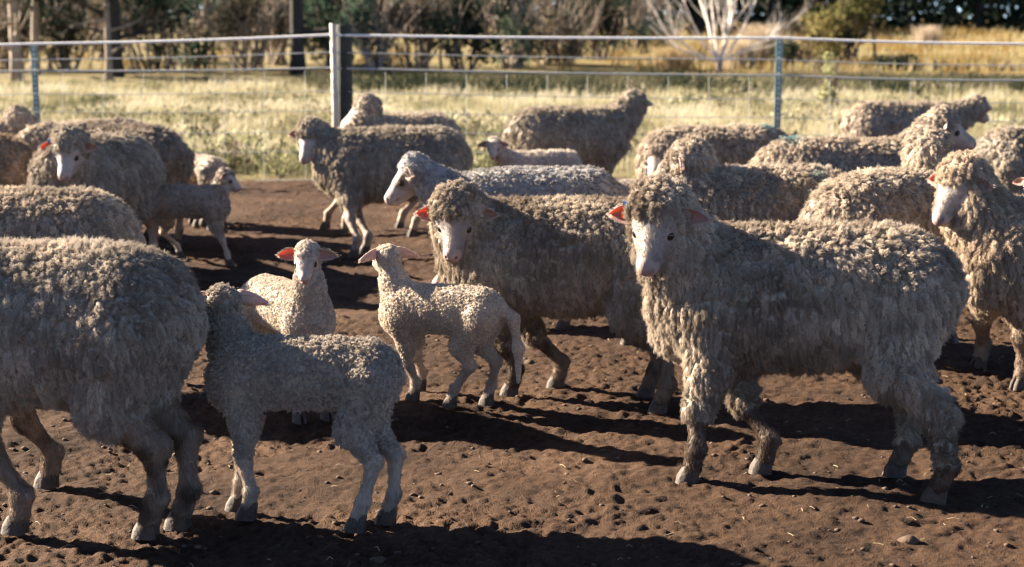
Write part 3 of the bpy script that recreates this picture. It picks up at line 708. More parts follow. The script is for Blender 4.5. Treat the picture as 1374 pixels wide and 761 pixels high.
# clods and small stones scattered over the yard
def clods():
    n = 2600; rg = np.random.default_rng(4)
    y = 3.1 * (13.4 / 3.1) ** rg.random(n) ; x = (rg.random(n) * 2 - 1) * 0.42 * y
    zz = terrain(x, y) + dirt_relief(x, y); r = 0.002 + 0.009 * rg.random(n) ** 3.0 + 0.02 * (rg.random(n) > 0.993)
    ico = np.array([(0, 0, 1), (0.9, 0, 0.4), (0.28, 0.85, 0.42), (-0.72, 0.53, 0.4), (-0.72, -0.53, 0.45), (0.28, -0.85, 0.4), (0.72, 0.53, -0.4), (-0.28, 0.85, -0.4), (-0.9, 0, -0.4), (-0.28, -0.85, -0.4), (0.72, -0.53, -0.4), (0, 0, -1)])
    fc = np.array([(0, 1, 2), (0, 2, 3), (0, 3, 4), (0, 4, 5), (0, 5, 1), (1, 6, 2), (2, 7, 3), (3, 8, 4), (4, 9, 5), (5, 10, 1), (6, 7, 2), (7, 8, 3), (8, 9, 4), (9, 10, 5), (10, 6, 1), (6, 11, 7), (7, 11, 8), (8, 11, 9), (9, 11, 10), (10, 11, 6)])
    V = ico[None] * r[:, None, None] * (0.65 + 0.7 * rg.random((n, 12, 1))) * np.array([1.2, 1.0, 0.6]); a = rg.random(n) * 6.28
    X = V[..., 0] * np.cos(a)[:, None] - V[..., 1] * np.sin(a)[:, None]; Yv = V[..., 0] * np.sin(a)[:, None] + V[..., 1] * np.cos(a)[:, None]
    V = np.stack([X + x[:, None], Yv + y[:, None], V[..., 2] + (zz + r * 0.15)[:, None]], -1)
    Fc = (fc[None] + (np.arange(n) * 12)[:, None, None]).reshape(-1, 3)
    o = link('clods', new_mesh('clods', V.reshape(-1, 3), Fc, flat_mat('clod_earth', (0.10, 0.064, 0.041), 0.95, 0.5, 40, bump=0.6), False), kind='stuff')
    tag(o, 'crumbs of dry brown earth scattered over the trampled yard', 'clods')
clods()
def straw():
    b = MB(); rg = random.Random(3)
    for i in range(420):
        y = 3.2 * (13.3 / 3.2) ** rg.random(); x = rg.uniform(-.4, .4) * y; z0 = float(terrain(np.array([x]), np.array([y]))[0] + dirt_relief(np.array([x]), np.array([y]))[0]) + 0.003
        a = rg.random() * 6.28; l = rg.uniform(0.01, 0.035); b.tube([(x, y, z0), (x + math.cos(a) * l * .5, y + math.sin(a) * l * .5, z0 + rg.uniform(0, .008)), (x + math.cos(a) * l, y + math.sin(a) * l, z0 + 0.002)], [0.0009] * 3, 3, cap=False)
    o = b.build('straw', flat_mat('dry_straw', (0.42, 0.34, 0.20), 0.8, 0.3, 20)); o['kind'] = 'stuff'; tag(o, 'bits of dry straw trodden into the yard', 'straw')
straw()

# ------------------------------------------------------------------ the flock
FE, FL = 'ewes standing in the yard', 'lambs among the ewes'
flock = [
 dict(name='ewe', label='big woolly ewe at front right in full side view, face turned to the camera', px=1072, top=297, H=0.735, heading=172, head=(880, 282, -0.12), yaw=246, pitch=-46,
      feet=[(922, 645), (1020, 632), (1252, 672), (1200, 636)], quality=1, legwool=0.95, dirt_and_shade=0.9, fold=1, seed=1,  thin_ear=True, eartag=(-1, 'tag_blue'), length=0.96),
 dict(name='ewe', label='nearest shaggy ewe cut by the left edge, rump beside the curly grey lamb', px=50, top=320, H=0.752, heading=170, quality=1, dirt_and_shade=0.55, seed=2, tone=(0.97, 0.99, 1.02),
      feet=[(20, 712), (62, 650), (195, 718), (238, 706)], length=0.82),
 dict(name='ewe', label='ewe with glowing orange ear between the long-tailed lamb and the big front ewe', px=750, top=262, H=0.71, heading=170, head=(611, 281, -0.12), yaw=262, pitch=-46,
      feet=[(683, 528), (745, 518), (882, 552), (866, 530)], quality=1, legwool=0.8, dirt_and_shade=0.8, seed=3, thin_ear=True, fold=0.7, eartag=(-1, 'tag')),
 dict(name='lamb', label='curly grey lamb at front left with one pink ear stuck out to the right', px=403, top=448, H=0.492, heading=170, ewe=False, head=(297, 398, 0.12), yaw=108, pitch=-12, earsize=1.3,
      feet=[(330, 694), (316, 682), (476, 710), (517, 700)], wool='lamb', quality=1, dirt_and_shade=0.35, seed=4, curl=True, legwool=0.5, length=0.98, tone=(0.80, 0.79, 0.77)),
 dict(name='lamb', label='small pale lamb facing the camera behind the curly lamb, both ears spread', px=385, top=374, H=0.455, heading=305, ewe=False, head=(411, 338, -0.20), yaw=268, pitch=-33,
      wool='lamb', quality=1, dirt_and_shade=0.1, seed=5, thin_ear=True, tone=(1.08, 1.07, 1.05)),
 dict(name='lamb', label='cream lamb with long hanging tail seen from behind, head raised to the left', px=590, top=378, H=0.44, heading=158, ewe=False, head=(519, 338, 0.10), yaw=122, pitch=-6, earsize=1.3,
      feet=[(553, 536), (562, 522), (603, 545), (652, 541)], wool='lamb', quality=1, dirt_and_shade=0.15, seed=6, tail=True, tone=(1.08, 1.06, 1.03), length=0.92),
 dict(name='ewe', label='shorn grey ewe in left-facing profile behind the orange-eared ewe', px=705, top=222, H=0.69, heading=181, head=(545, 226, 0.0), yaw=184, pitch=-42,
      wool='shorn', quality=2, dirt_and_shade=0.1, seed=7, tone=(1.0, 0.98, 0.96), neckwool=0.86, feet=[(560, 440), (600, 440), (755, 440), (842, 462)], eartag=(-1, 'tag')),
 dict(name='ewe', label='dark fleeced ewe at upper middle left, white face turned to us, on bare earth', px=520, top=168, H=0.73, heading=184, head=(414, 178, -0.05), yaw=248, pitch=-50,
      feet=[(474, 344), (489, 338), None, None], quality=2, dirt_and_shade=0.35, seed=8, tone=(0.86, 0.88, 0.88), neckwool=0.9),
 dict(name='ewe', label='ewe mostly hidden behind the dark fleeced ewe, round pink ear showing', px=530, top=152, H=0.74, heading=212, head=(486, 142, -0.1), yaw=205, pitch=-25,
      quality=3, dirt_and_shade=0.3, seed=9, neckwool=0.9, feet=[(436, 306), (460, 314), (535, 306), (552, 316)]),
 dict(name='ewe', label='grey ewe below the fence wires, rump to the left, head turned away', px=765, top=142, H=0.74, heading=18, head=(850, 134, 0.15), yaw=78, pitch=-10,
      quality=3, dirt_and_shade=0.3, seed=10, tone=(0.85, 0.86, 0.86), neckwool=1.1),
 dict(name='lamb', label='white faced lamb looking at us in front of the fence line ewe, ears held level', px=725, top=200, H=0.495, heading=190, ewe=False, head=(662, 192, -0.12), yaw=265, pitch=-35,
      wool='lamb', quality=2, dirt_and_shade=0.1, seed=11, tone=(1.25, 1.25, 1.27)),
 dict(name='lamb', label='lamb whose back just shows between the shorn ewe and the ewes on the right', px=862, top=240, H=0.42, heading=8, ewe=False, wool='lamb', quality=3, dirt_and_shade=0.1, seed=12),
 dict(name='ewe', label='ewe behind the curly backed ewe, head lowered at left with an orange tipped ear', px=958, top=166, H=0.74, heading=186, head=(884, 200, -0.12), yaw=235, pitch=-50,
      quality=2, dirt_and_shade=0.35, seed=13, thin_ear=True, eartag=(-1, 'tag'), mark=(1030, 166, 0.05)),
 dict(name='ewe', label='curly backed ewe with blue-green rump mark, behind the big front ewe', px=1000, top=219, H=0.74, heading=178, head=(914, 214, 0.0), yaw=165, pitch=-42,
      quality=2, dirt_and_shade=0.3, seed=14, mark=(1105, 233, 0.045, -0.2)),
 dict(name='ewe', label='ewe in profile facing right, long pink-white face and pale ear above the crowd', px=1135, top=182, H=0.74, heading=2, head=(1272, 163, -0.05), yaw=350, pitch=-24,
      quality=2, dirt_and_shade=0.3, seed=15, mark=(1062, 180, 0.05)),
 dict(name='ewe', label='ewe farthest right by the fence, rounded rump and stub tail to the left', px=1212, top=134, H=0.74, heading=8, head=(1312, 140, 0.1), yaw=40, pitch=-25, quality=3, dirt_and_shade=0.3, seed=16),
 dict(name='ewe', label='grey ewe cut by the right edge behind the long-faced ewe', px=1420, top=168, H=0.74, heading=2, quality=3, dirt_and_shade=0.3, seed=17, tone=(0.85, 0.87, 0.88)),
 dict(name='ewe', label='pale ewe seen from behind, just left of the ewe with sunlit chest', px=1208, top=224, H=0.74, heading=42, head=(1255, 200, 0.20), yaw=40, pitch=-40,
      quality=2, dirt_and_shade=0.25, seed=18, feet=None),
 dict(name='ewe', label='ewe at the right edge looking left, shaded face and sunlit chest', px=1420, top=256, H=0.71, heading=208, head=(1283, 238, -0.12), yaw=214, pitch=-42,
      feet=[(1366, 520), (1312, 492), None, None], quality=1, dirt_and_shade=0.35, seed=19, thin_ear=True, legwool=0.3, fold=0.5, tone=(1.05, 1.0, 0.95), eartag=(-1, 'tag')),
 dict(name='ewe', label='ewe almost out of view at the right edge, only its orange ear showing', px=1590, top=262, H=0.70, heading=196, head=(1398, 296, -0.1), yaw=235, pitch=-40, eartag=(-1, 'tag'), quality=2, dirt_and_shade=0.3, seed=20, thin_ear=True),
 dict(name='lamb', label='lamb cut by the right edge in the back rows, one pale ear pointing left', px=1455, top=262, H=0.46, heading=190, ewe=False, head=(1385, 242, -0.1), yaw=240, pitch=-30, wool='lamb', quality=3, dirt_and_shade=0.2, seed=21),
 # left side
 dict(name='ewe', label='ewe at upper left looking at us, one small red-orange ear', px=124, top=180, H=0.74, heading=248, length=0.9, head=(90, 193, -0.42), yaw=266, pitch=-48, quality=2, dirt_and_shade=0.3, seed=22, thin_ear=True, tone=(0.85, 0.87, 0.88),
      eartag=(-1, 'tag_blue')),
 dict(name='ewe', label='curly fleeced back just above the nearest shaggy ewe at the left edge', px=5, top=250, H=0.73, heading=180, quality=1, dirt_and_shade=0.3, seed=23),
 dict(name='ewe', label='pale ewe standing behind the upper left ewe that looks at us, chest in the sun', px=112, top=160, H=0.74, heading=222, head=(84, 196, -0.3), yaw=230, pitch=-60, quality=3, dirt_and_shade=0.2, seed=24),
 dict(name='ewe', label='ewe with its dark rump toward us at upper left, near the fence', px=168, top=165, H=0.73, heading=140, head=(105, 200, 0.4), pitch=-70, yaw=140, quality=3, dirt_and_shade=0.5, seed=25, tone=(0.62, 0.62, 0.63)),
 dict(name='ewe', label='brownish ewe cut by the left edge in the back rows', px=-72, top=178, H=0.73, heading=180, quality=3, dirt_and_shade=0.7, seed=26, tone=(0.95, 0.85, 0.75)),
 dict(name='ewe', label='ewe farthest left by the fence, only its pale head raised above the others', px=-20, top=160, H=0.72, heading=30, head=(32, 158, 0.1), yaw=40, pitch=-25, quality=3, dirt_and_shade=0.2, seed=27),
 dict(name='lamb', label='smooth brown-backed lamb cut by the left edge', px=-8, top=222, H=0.50, heading=180, ewe=False, wool='lamb', quality=3, dirt_and_shade=0.4, seed=28, tone=(0.8, 0.72, 0.66)),
 dict(name='lamb', label='grey lamb walking to the right across the open earth, head held up', px=248, top=246, H=0.455, heading=354, ewe=False, head=(306, 234, 0.0), yaw=352, pitch=-28,
      feet=[(300, 312), (309, 356), (215, 318), (243, 345)], wool='lamb', quality=2, dirt_and_shade=0.4, seed=29, tone=(0.75, 0.73, 0.72)),
 dict(name='lamb', label='pale lamb with its rounded rump toward us behind the walking lamb', px=275, top=207, H=0.47, heading=118, head=(258, 262, 0.3), pitch=-70, yaw=118, ewe=False, wool='lamb', quality=3, dirt_and_shade=0.2, seed=30),
 dict(name='lamb', label='small brown lamb left of the round-rumped lamb, beside the dark rumped ewe', px=240, top=216, H=0.42, heading=150, ewe=False, wool='lamb', quality=3, dirt_and_shade=0.4, seed=31, tone=(0.85, 0.75, 0.68), length=0.8),
]
for spec in flock:
    spec = dict(spec); spec['group'] = FE if spec['name'] == 'ewe' else FL
    animal(**spec)

# ------------------------------------------------------------------ fence
def fence():
    wood = flat_mat('weathered_wood', (0.045, 0.05, 0.042), 0.85, 0.5, 12, bump=0.5)
    steel = flat_mat('galvanised_post', (0.22, 0.33, 0.33), 0.5, 0.3, 30, 0.2)
    dot = flat_mat('post_hole', (0.75, 0.8, 0.78), 0.5)
    pale = flat_mat('bleached_wood', (0.62, 0.55, 0.46), 0.7, 0.25, 20)
    wire_m = flat_mat('galvanised_wire', (0.50, 0.52, 0.50), 0.45, 0.2, 30, 0.3)
    tape = flat_mat('white_sighter_wire', (0.88, 0.88, 0.86), 0.5, 0.04, 30)
    root = link('fence', None); root.location = (0, FENCE_Y, 0); tag(root, 'post and wire stock fence with thick white top wire along the grass', 'fence')
    Y = FENCE_Y
    def L(px, py): p = at_y(px, py, Y); return Vector((p[0], 0, p[2]))
    for px, top, r in ((45, 60, 0.026), (1046, 50, 0.030), (-420, 66, 0.026), (1720, 66, 0.03)):
        t = L(px, top); b = MB(); b.box((t.x, 0.0, t.z / 2 - 0.1), (r, 0.006, t.z / 2 + 0.1)); b.box((t.x, 0.022, t.z / 2 - 0.1), (0.005, 0.02, t.z / 2 + 0.1)); b.f = b.f
        po = b.build('steel_post', steel, root)
        n = 26
        h = MB()
        for i in range(n):
            zz = t.z - 0.04 - i * (t.z - 0.08) / n; h.box((t.x, -0.0075, zz), (0.006, 0.0015, 0.008))
        ho = h.build('post_holes', dot, po); ho['kind'] = 'stuff'
    t = L(461, 33); x = t.x
    b = MB(); b.tube([(x, 0, -0.2), (x, 0, 0.7), (x + 0.004, 0, t.z - 0.01), (x + 0.004, 0, t.z)], [0.072, 0.070, 0.069, 0.064], 14); b.build('timber_post', wood, root, False)
    b = MB(); b.tube([(x - 0.082, -0.07, -0.1), (x - 0.078, -0.07, 0.6), (x - 0.084, -0.07, t.z + 0.01)], [0.027, 0.027, 0.027], 10); b.build('pale_batten', pale, root, True)
    def wire(name, pts, r, mat, n=5):
        P = [L(*p) for p in pts]; out = []
        for i in range(len(P) - 1):
            for j in range(6):
                s = j / 6; q = P[i].lerp(P[i + 1], s); q.z -= 0.012 * math.sin(math.pi * s); out.append(q)
        out.append(P[-1]); out = [Vector((q.x, -0.034 - 0.04 * max(0, 1 - abs(q.x - x) / 0.5), q.z)) for q in out]
        b = MB(); b.tube(out, [r] * len(out), n); return b.build(name, mat, root, True)
    wire('top_wire', [(-420, 66), (45, 59), (443, 47), (1046, 51), (1380, 59), (1720, 64)], 0.0115, tape)
    rows = [[(-420, 88), (45, 80), (443, 70), (1046, 80), (1380, 88), (1720, 92)], [(-420, 100), (45, 95), (443, 91), (1046, 101), (1380, 108), (1720, 112)],
            [(-420, 128), (45, 126), (443, 122), (1046, 133), (1720, 140)], [(-420, 152), (45, 150), (443, 148), (1046, 158), (1720, 165)],
            [(-420, 180), (45, 178), (443, 176), (1046, 180), (1720, 190)], [(-420, 204), (45, 203), (443, 202), (1046, 206), (1720, 210)], [(-420, 232), (45, 240), (443, 241), (1046, 238), (1720, 236)]]
    for i, r_ in enumerate(rows): wire('wire', r_, (0.0055, 0.0085, 0.004, 0.0035, 0.004, 0.0035, 0.006)[i], wire_m)
    px = -400
    while px < 1700:
        a = L(px, 95 + (max(0, px - 443)) * 0.012); c = L(px + random.uniform(-2, 2), 240)
        b = MB(); b.tube([(a.x, -0.04, a.z), ((a.x + c.x) / 2 + random.uniform(-.004, .004), -0.04, (a.z + c.z) / 2), (c.x, -0.04, 0)], [0.0018] * 3, 4, cap=False); b.build('stay_wire', wire_m, root)
        px += 54
fence()

# ------------------------------------------------------------------ grass
def blades(name, label, n, xr, yr, h, wdt, cols, seed, lean=0.35, zoff=0.0, perspective=True, clump=0.5, mask=None, cat='grass'):
    rg = np.random.default_rng(seed)
    y = yr[0] * (yr[1] / yr[0]) ** (rg.random(n) ** 0.9); x = (xr[0] + (xr[1] - xr[0]) * rg.random(n)) * y
    cl = fbm(np.stack([x * 1.3, y * 0.9, x * 0], 1), seed, 3)
    keep = rg.random(n) < np.clip((cl - 0.5) * 4 * clump + 0.7, 0.12, 1)
    if mask is not None: keep &= mask(x, y)
    x, y, cl = x[keep], y[keep], cl[keep]; n = len(x)
    z0 = terrain(x, y) + zoff; hh = h * (0.4 + 0.9 * rg.random(n)) * (0.5 + cl)
    a = rg.random(n) * 6.28; l = lean * hh * rg.random(n)
    dx, dy = np.cos(a) * l + 0.1 * hh, np.sin(a) * l
    P = np.stack([np.stack([x, y, z0 - 0.01], 1), np.stack([x + dx * .35, y + dy * .35, z0 + hh * .6], 1), np.stack([x + dx, y + dy, z0 + hh], 1)], 1)
    mixn = fbm(np.stack([x * 0.8, y * 0.5, x * 0], 1), seed + 3, 3); i = np.clip(((mixn - 0.5) * 3.2 + 0.5 + rg.normal(0, 0.22, n)), 0, 0.999)
    C = np.array(cols); k = i * (len(C) - 1); k0 = k.astype(int); c = C[k0] * (1 - (k - k0))[:, None] + C[k0 + 1] * (k - k0)[:, None]
    c = c * (0.75 + 0.5 * rg.random((n, 1)))
    wd = wdt * (y / yr[0])[:, None] ** 0.8 * np.array([[1, 0.85, 0.2]]) * (0.6 + 0.8 * rg.random((n, 1)))
    o = strands(name, P, wd, np.clip(c, 0, 1), MAT['grass']); tag(o, label, cat); return o
blades('pasture_grass', 'sunlit pale yellow-green grass of the paddock behind the wire fence', 90000, (-0.45, 0.45), (13.9, 36), 0.17, 0.0034,
       [(0.13, 0.13, 0.075), (0.30, 0.27, 0.16), (0.42, 0.38, 0.24), (0.50, 0.46, 0.34)], 21)
blades('ditch_grass', 'dark green rough growth in the low strip beyond the paddock', 16000, (-0.13, 0.45), (30, 40), 0.30, 0.010,
       [(0.02, 0.028, 0.018), (0.045, 0.05, 0.032), (0.12, 0.11, 0.07)], 22, lean=0.8, clump=0.6)
blades('bank_grass', 'golden and rust coloured grass on the far bank under the trees', 30000, (-0.45, 0.45), (47, 88), 0.30, 0.014,
       [(0.18, 0.12, 0.04), (0.25, 0.165, 0.06), (0.30, 0.235, 0.11), (0.35, 0.31, 0.18)], 23, clump=0.4, mask=lambda x, y: (x / y > 0.07 + 0.05 * np.sin(x * 3)) | (fbm(np.stack([x * .4, y * .2, x * 0], 1), 8, 2) > 0.66))

def weeds():
    rg = np.random.default_rng(77); nc = 1500; y = 13.9 * (30 / 13.9) ** rg.random(nc); x = (rg.random(nc) * 2 - 1) * 0.42 * y
    keep = fbm(np.stack([x * .5, y * .35, x * 0], 1), 5, 2) + np.where(x < 0, 0.08, -0.06) > 0.5; x, y = x[keep], y[keep]; nc = len(x); m = 26
    cx, cy = np.repeat(x, m), np.repeat(y, m); s = np.repeat(0.06 + 0.14 * rg.random(nc), m); n = nc * m
    a = rg.random(n) * 6.28; r = s * rg.random(n) ** .5; p = np.stack([cx + np.cos(a) * r, cy + np.sin(a) * r, terrain(cx, cy) + s * 0.9 * rg.random(n)], 1)
    d = np.stack([np.cos(a), np.sin(a), 0.5 + rg.random(n)], 1); d /= np.linalg.norm(d, axis=1, keepdims=True); w_ = np.cross(d, rg.normal(0, 1, (n, 3))); w_ /= np.linalg.norm(w_, axis=1, keepdims=True)
    L_ = (0.05 + 0.05 * rg.random((n, 1))); V = np.stack([p, p + d * L_ * .5 + w_ * L_ * .25, p + d * L_, p + d * L_ * .5 - w_ * L_ * .25], 1).reshape(-1, 3)
    C = np.array([(0.10, 0.11, 0.06), (0.22, 0.22, 0.12), (0.45, 0.42, 0.28), (0.12, 0.10, 0.07)])[np.repeat(rg.integers(0, 4, nc), m)] * (0.7 + 0.6 * rg.random((n, 1)))
    o = link('weeds', new_mesh('weeds', V, np.arange(n * 4).reshape(n, 4), MAT['leaf'], False, np.repeat(C, 4, axis=0)), kind='stuff'); tag(o, 'low clumps of broad-leaved weeds among the paddock grass', 'weeds')
weeds()
# ------------------------------------------------------------------ trees, shrubs
bark_d = flat_mat('dark_bark', (0.045, 0.04, 0.034), 0.9, 0.5, 8, bump=0.6)
bark_p = flat_mat('pale_bark', (0.36, 0.29, 0.225), 0.85, 0.4, 6, bump=0.5)
bark_b = flat_mat('brown_bark', (0.20, 0.15, 0.11), 0.9, 0.4, 8, bump=0.5)
def leaf_cloud(name, parent, blobs, n, size, cols, seed, droop=0.0):
    """small leaf-shaped faces through the volume of several blobs"""
    rg = np.random.default_rng(seed); B = np.array(blobs)      # x,y,z,rx,ry,rz
    vol = B[:, 3] * B[:, 4] * B[:, 5]; bi = rg.choice(len(B), n, p=vol / vol.sum())
    d = rg.normal(0, 1, (n, 3)); d /= np.linalg.norm(d, axis=1, keepdims=True); r = rg.random(n) ** 0.45
    p = B[bi, :3] + d * r[:, None] * B[bi, 3:6]
    keep = fbm(p * 1.6 + seed, seed, 2) > 0.40; p = p[keep]; n = len(p)
    a = rg.normal(0, 1, (n, 3)); a[:, 2] -= droop; a /= np.linalg.norm(a, axis=1, keepdims=True)
    b = np.cross(a, rg.normal(0, 1, (n, 3))); b /= np.linalg.norm(b, axis=1, keepdims=True)
    s = size * (0.5 + rg.random((n, 1)))
    V = np.stack([p, p + a * s * 0.5 + b * s * 0.28, p + a * s, p + a * s * 0.5 - b * s * 0.28], 1).reshape(-1, 3)
    F4 = np.arange(n * 4).reshape(n, 4)
    C = np.array(cols); m = np.clip(fbm(p * 0.9 + 7, seed + 2, 2) * 1.6 - 0.3 + rg.normal(0, 0.2, n), 0, 0.999) * (len(C) - 1)
    k0 = m.astype(int); c = C[k0] * (1 - (m - k0))[:, None] + C[k0 + 1] * (m - k0)[:, None]
    c = c * (0.7 + 0.6 * rg.random((n, 1)))
    return link(name, new_mesh(name, V, F4, MAT['leaf'], False, np.repeat(np.clip(c, 0, 1), 4, axis=0)), parent, 'stuff')
def branches(mb, p, d, L, r, depth, rnd, spread=0.6, up=0.15, n=3, seg=4, sides=5):
    pts, rad = [Vector(p)], [r]; dd = Vector(d).normalized()
    for i in range(seg):
        dd = (dd + Vector((rnd.gauss(0, 0.13), rnd.gauss(0, 0.13), rnd.gauss(0, 0.08) + up * 0.3))).normalized()
        pts.append(pts[-1] + dd * L / seg); rad.append(r * (1 - 0.55 * (i + 1) / seg))
    mb.tube(pts, rad, sides if depth > 0 else 3, cap=False)
    if depth == 0: return
    for i in range(n):
        k = rnd.randint(1, seg); q = pts[k]
        dv = Vector((rnd.gauss(0, 1), rnd.gauss(0, 1), rnd.gauss(0, 0.6))).normalized()
        branches(mb, q, dd * (1 - spread) + dv * spread + Vector((0, 0, up)), L * rnd.uniform(0.5, 0.75), rad[k] * 0.6, depth - 1, rnd, spread, up, n, seg, sides)
def at_ground(px, Y):
    x = (px - PX_W / 2) / FPX * Y * 1.0; return Vector((x, Y, float(terrain(np.array([x]), np.array([Y]))[0])))
def tree(name, label, px, Y, h, tr, bark, leafcols=None, crown=(1.8, 2.0), lean=(0, 0), seed=0, n=3500, group=None, leaf=0.16, base=0.35, cat='tree', bdepth=3, low=True):
    p = at_ground(px, Y); rnd = random.Random(seed); root = link(name, None); root.location = p; tag(root, label, cat, group)
    b = MB(); top = Vector((lean[0] * h, lean[1] * h, h * 0.7))
    b.tube([(0, 0, -0.2), (lean[0] * h * 0.15, 0, h * 0.1), (lean[0] * h * 0.4, lean[1] * h * .4, h * 0.35), tuple(top)], [tr * 1.35, tr, tr * 0.85, tr * 0.5], 9)
    b.build('trunk', bark, root, True)
    lb = MB()
    for i in range(7):
        t = rnd.uniform(0.15 if low else 0.4, 0.95); q = Vector((lean[0] * h * t * .9, lean[1] * h * t * .9, h * 0.7 * t)); a = rnd.random() * 6.28
        branches(lb, q, (math.cos(a), math.sin(a), rnd.uniform(-0.1, 0.6)), h * rnd.uniform(0.2, 0.35), tr * 0.4, bdepth - 1, rnd, 0.6, 0.1)
    o = lb.build('branches', bark, root, True); o['kind'] = 'stuff'
    if leafcols:
        B = [(lean[0] * h + rnd.gauss(0, crown[0] * .45), rnd.gauss(0, crown[0] * .45), h * rnd.uniform(base, 0.9), crown[0] * rnd.uniform(.4, .75), crown[0] * rnd.uniform(.4, .7), crown[1] * rnd.uniform(.35, .6)) for _ in range(8)]
        leaf_cloud('crown', root, B, n, leaf, leafcols, seed)
    return root
def shrub(name, label, px, Y, h, wd, cols, seed, n=2200, leaf=0.12, group=None, stems=7, bark=None, cat='shrub', bare=1.0, droop=0.0, blob=7, cz=0.5):
    p = at_ground(px, Y); rnd = random.Random(seed); root = link(name, None); root.location = p; tag(root, label, cat, group)
    b = MB()
    for i in range(stems):
        a = rnd.random() * 6.28; s = rnd.uniform(0.05, 0.6)
        branches(b, (rnd.gauss(0, wd * .12), rnd.gauss(0, wd * .12), -0.05), (math.cos(a) * s, math.sin(a) * s, 1), h * rnd.uniform(.4, .75) * bare, 0.02 + 0.012 * h, 2, rnd, 0.5, 0.2)
    o = b.build('branches', bark or bark_b, root, True); o['kind'] = 'stuff'
    if n:
        B = [(rnd.gauss(0, wd * .28), rnd.gauss(0, wd * .28), h * rnd.uniform(.10, .85) * (cz * 2), wd * rnd.uniform(.25, .42), wd * rnd.uniform(.25, .4), h * rnd.uniform(.16, .3)) for _ in range(blob)]
        leaf_cloud('foliage', root, B, n, leaf, cols, seed, droop)
    return root
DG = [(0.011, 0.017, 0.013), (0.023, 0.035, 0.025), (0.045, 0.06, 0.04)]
OL = [(0.06, 0.07, 0.03), (0.16, 0.15, 0.06), (0.30, 0.25, 0.11)]
BR = [(0.035, 0.035, 0.026), (0.085, 0.078, 0.055), (0.19, 0.155, 0.11)]
GT = 'trees behind the paddock'
tree('tree', 'slender tree at far left with pale sunlit side, behind the first steel post', 28, 43, 6.5, 0.16, bark_p, DG, seed=1, group=GT, n=3000)
tree('tree', 'forked pale limbed tree just right of the far left tree', 52, 45, 5.5, 0.13, bark_p, DG, seed=2, lean=(0.05, 0), group=GT, n=2500)
tree('tree', 'dark trunked tree midway between the left steel post and the timber post', 160, 44, 7, 0.19, bark_d, DG, seed=3, group=GT, n=3500)
tree('tree', 'thin pale stemmed tree leaning against the dark trunked tree', 151, 43.2, 5.5, 0.09, bark_p, DG, seed=4, group=GT, n=1500)
tree('tree', 'thick dark tree just left of the timber post', 402, 46, 7.5, 0.21, bark_d, DG, seed=5, group=GT, n=3500)
GS = 'tangled shrubs under the trees'
places = [(95, 49), (215, 47), (265, 50), (335, 48), (450, 49), (505, 47.5), (565, 49), (625, 48), (690, 50), (745, 52), (800, 56), (852, 60), (20, 50), (-60, 48), (380, 52), (150, 54)]
sides_txt = ['between the far left trees', 'right of the dark trunk', 'in the middle of the left shrubs', 'left of the thick dark tree', 'behind the timber post', 'just right of the timber post',
             'second to the right of the timber post', 'third to the right of the timber post', 'above the ewe by the fence, left one', 'above the ewe by the fence, right one', 'left of the dead white tree, nearer one',
             'close left of the dead white tree', 'behind the far left tree', 'beyond the left edge', 'behind the thick dark tree', 'behind the dark trunked tree']
for i, (px, Y) in enumerate(places):
    kind = i % 3
    shrub('shrub', ('dusty brown twiggy shrub ', 'dark green tangled shrub ', 'grey-green dense shrub ')[kind] + sides_txt[i], px, Y, 2.6 + 0.5 * ((i * 7) % 3), 2.0,
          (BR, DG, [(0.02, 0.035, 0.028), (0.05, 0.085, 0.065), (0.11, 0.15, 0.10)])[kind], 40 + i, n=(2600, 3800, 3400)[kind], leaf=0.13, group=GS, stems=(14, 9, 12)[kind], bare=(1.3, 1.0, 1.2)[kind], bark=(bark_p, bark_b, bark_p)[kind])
# dead white tree
p = at_ground(962, 47.5); root = link('dead_tree', None); root.location = p; tag(root, 'dead leafless tree with bleached white branches fanning up, beyond the fence', 'tree')
rnd = random.Random(12); b = MB(); b.tube([(0, 0, -0.1), (0, 0, 0.15), (0.03, 0, 0.4)], [0.14, 0.11, 0.09], 8); b.build('trunk', bark_p, root, True)
white = flat_mat('bleached_limb', (0.72, 0.66, 0.60), 0.8, 0.25, 6, bump=0.3)
for sx, L_ in ((-0.9, 3.0), (-0.6, 3.2), (-0.35, 3.4), (-0.1, 3.5), (0.2, 3.5), (0.42, 3.4), (0.6, 3.0), (-1.6, 2.4), (1.2, 2.0)):
    b = MB(); branches(b, (0.02 * sx, 0, 0.3), (sx, rnd.uniform(-.3, .3), 1.25 if abs(sx) < 1 else 0.6), L_, 0.045, 3, rnd, 0.30, 0.1, n=4, seg=6); b.build('limb', white, root, True)
shrub('shrub', 'tall olive-brown feathery shrub right of the dead white tree', 1140, 52, 3.4, 2.3, OL, 71, n=6500, leaf=0.14, bark=bark_b, stems=8)
shrub('shrub', 'small pale sapling in the grass between the steel post and the far right ewe', 1113, 25, 0.95, 0.34, [(0.2, 0.22, 0.1), (0.38, 0.38, 0.2), (0.5, 0.5, 0.3)], 72, n=500, leaf=0.06, stems=4, blob=6)
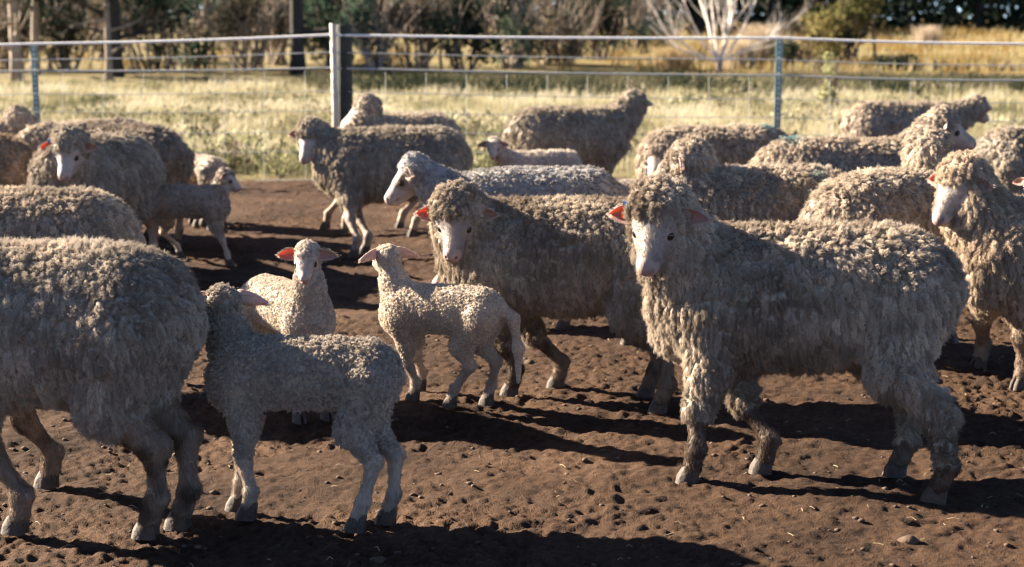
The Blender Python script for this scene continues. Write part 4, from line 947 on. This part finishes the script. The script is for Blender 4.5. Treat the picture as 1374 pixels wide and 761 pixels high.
def tussock(label, px, Y, h, wd, cols, seed, n=900):
    p = at_ground(px, Y); rg = np.random.default_rng(seed); a = rg.random(n) * 6.28; s = rg.random(n) ** .7 * 0.6
    bx, by = rg.normal(0, wd * .18, n), rg.normal(0, wd * .18, n); hh = h * (0.5 + 0.6 * rg.random(n))
    P = np.stack([np.stack([bx, by, np.zeros(n)], 1), np.stack([bx + np.cos(a) * s * hh * .4, by + np.sin(a) * s * hh * .4, hh * .65], 1), np.stack([bx + np.cos(a) * s * hh, by + np.sin(a) * s * hh, hh], 1)], 1)
    o = strands('tussock', P, np.ones((n, 1)) * np.array([[0.008, 0.007, 0.002]]), np.array(cols) * (0.7 + 0.6 * rg.random((n, 1))), MAT['grass']); o.location = p; del o['kind']; tag(o, label, 'grass tuft', 'dry tussocks on the far bank')
tussock('pale pinkish tussock of dry grass on the bank at right', 1238, 62, 0.9, 1.1, (0.50, 0.42, 0.32), 1, 500)
tussock('tall dry tussock right behind the dead white tree', 1012, 55, 1.2, 1.6, (0.46, 0.38, 0.28), 2, 800)
tussock('dry tussock between the dead white tree and the steel post', 985, 50, 0.9, 1.4, (0.5, 0.42, 0.3), 3)
tussock('low dry tussock left of the dead white tree', 900, 49, 0.7, 1.5, (0.46, 0.36, 0.2), 4)
shrub('shrub', 'low dark shrub between the dead white tree and the olive shrub', 1075, 51, 1.3, 1.6, DG, 73, n=1500)
shrub('shrub', 'low dark shrub at the foot of the olive shrub, right side', 1190, 50, 0.8, 1.5, DG, 74, n=1200)
# forest edge
GF = 'trees of the dark forest edge'
rnd = random.Random(5); fi = 0
names_ = ['dark dense evergreen', 'deep green bushy tree', 'blackish leafy tree']
GW = {}
xs = list(range(-260, 1700, 92))
for i, px in enumerate(xs):
    Y = 78 + 8 * rnd.random()
    where = 'behind the left shrubs' if px < 460 else ('behind the middle shrubs' if px < 860 else ('behind the dead white tree' if px < 1100 else 'above the golden bank at right'))
    order = ['first', 'second', 'third', 'fourth', 'fifth', 'sixth', 'seventh', 'eighth', 'ninth']; GW[where] = GW.get(where, -1) + 1
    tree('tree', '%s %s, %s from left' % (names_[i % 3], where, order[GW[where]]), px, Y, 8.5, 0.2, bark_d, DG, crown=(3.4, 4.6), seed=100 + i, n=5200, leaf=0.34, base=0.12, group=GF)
# understorey mass behind, closing the view
def far_wood():
    rg = np.random.default_rng(9); B = [(x, 96 + rg.random() * 10, 1.5 + 2.5 * rg.random(), 4.5, 3.5, 3.2) for x in np.arange(-46, 46, 2.6)] + [(x, 100 + rg.random() * 8, 6 + 2 * rg.random(), 4.5, 3.5, 3.5) for x in np.arange(-46, 46, 2.6)]
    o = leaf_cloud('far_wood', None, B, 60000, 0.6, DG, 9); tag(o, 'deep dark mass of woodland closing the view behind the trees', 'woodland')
far_wood()

if DEBUG: print('strands total', STRAND_TOTAL, 'time', time.time() - T0)
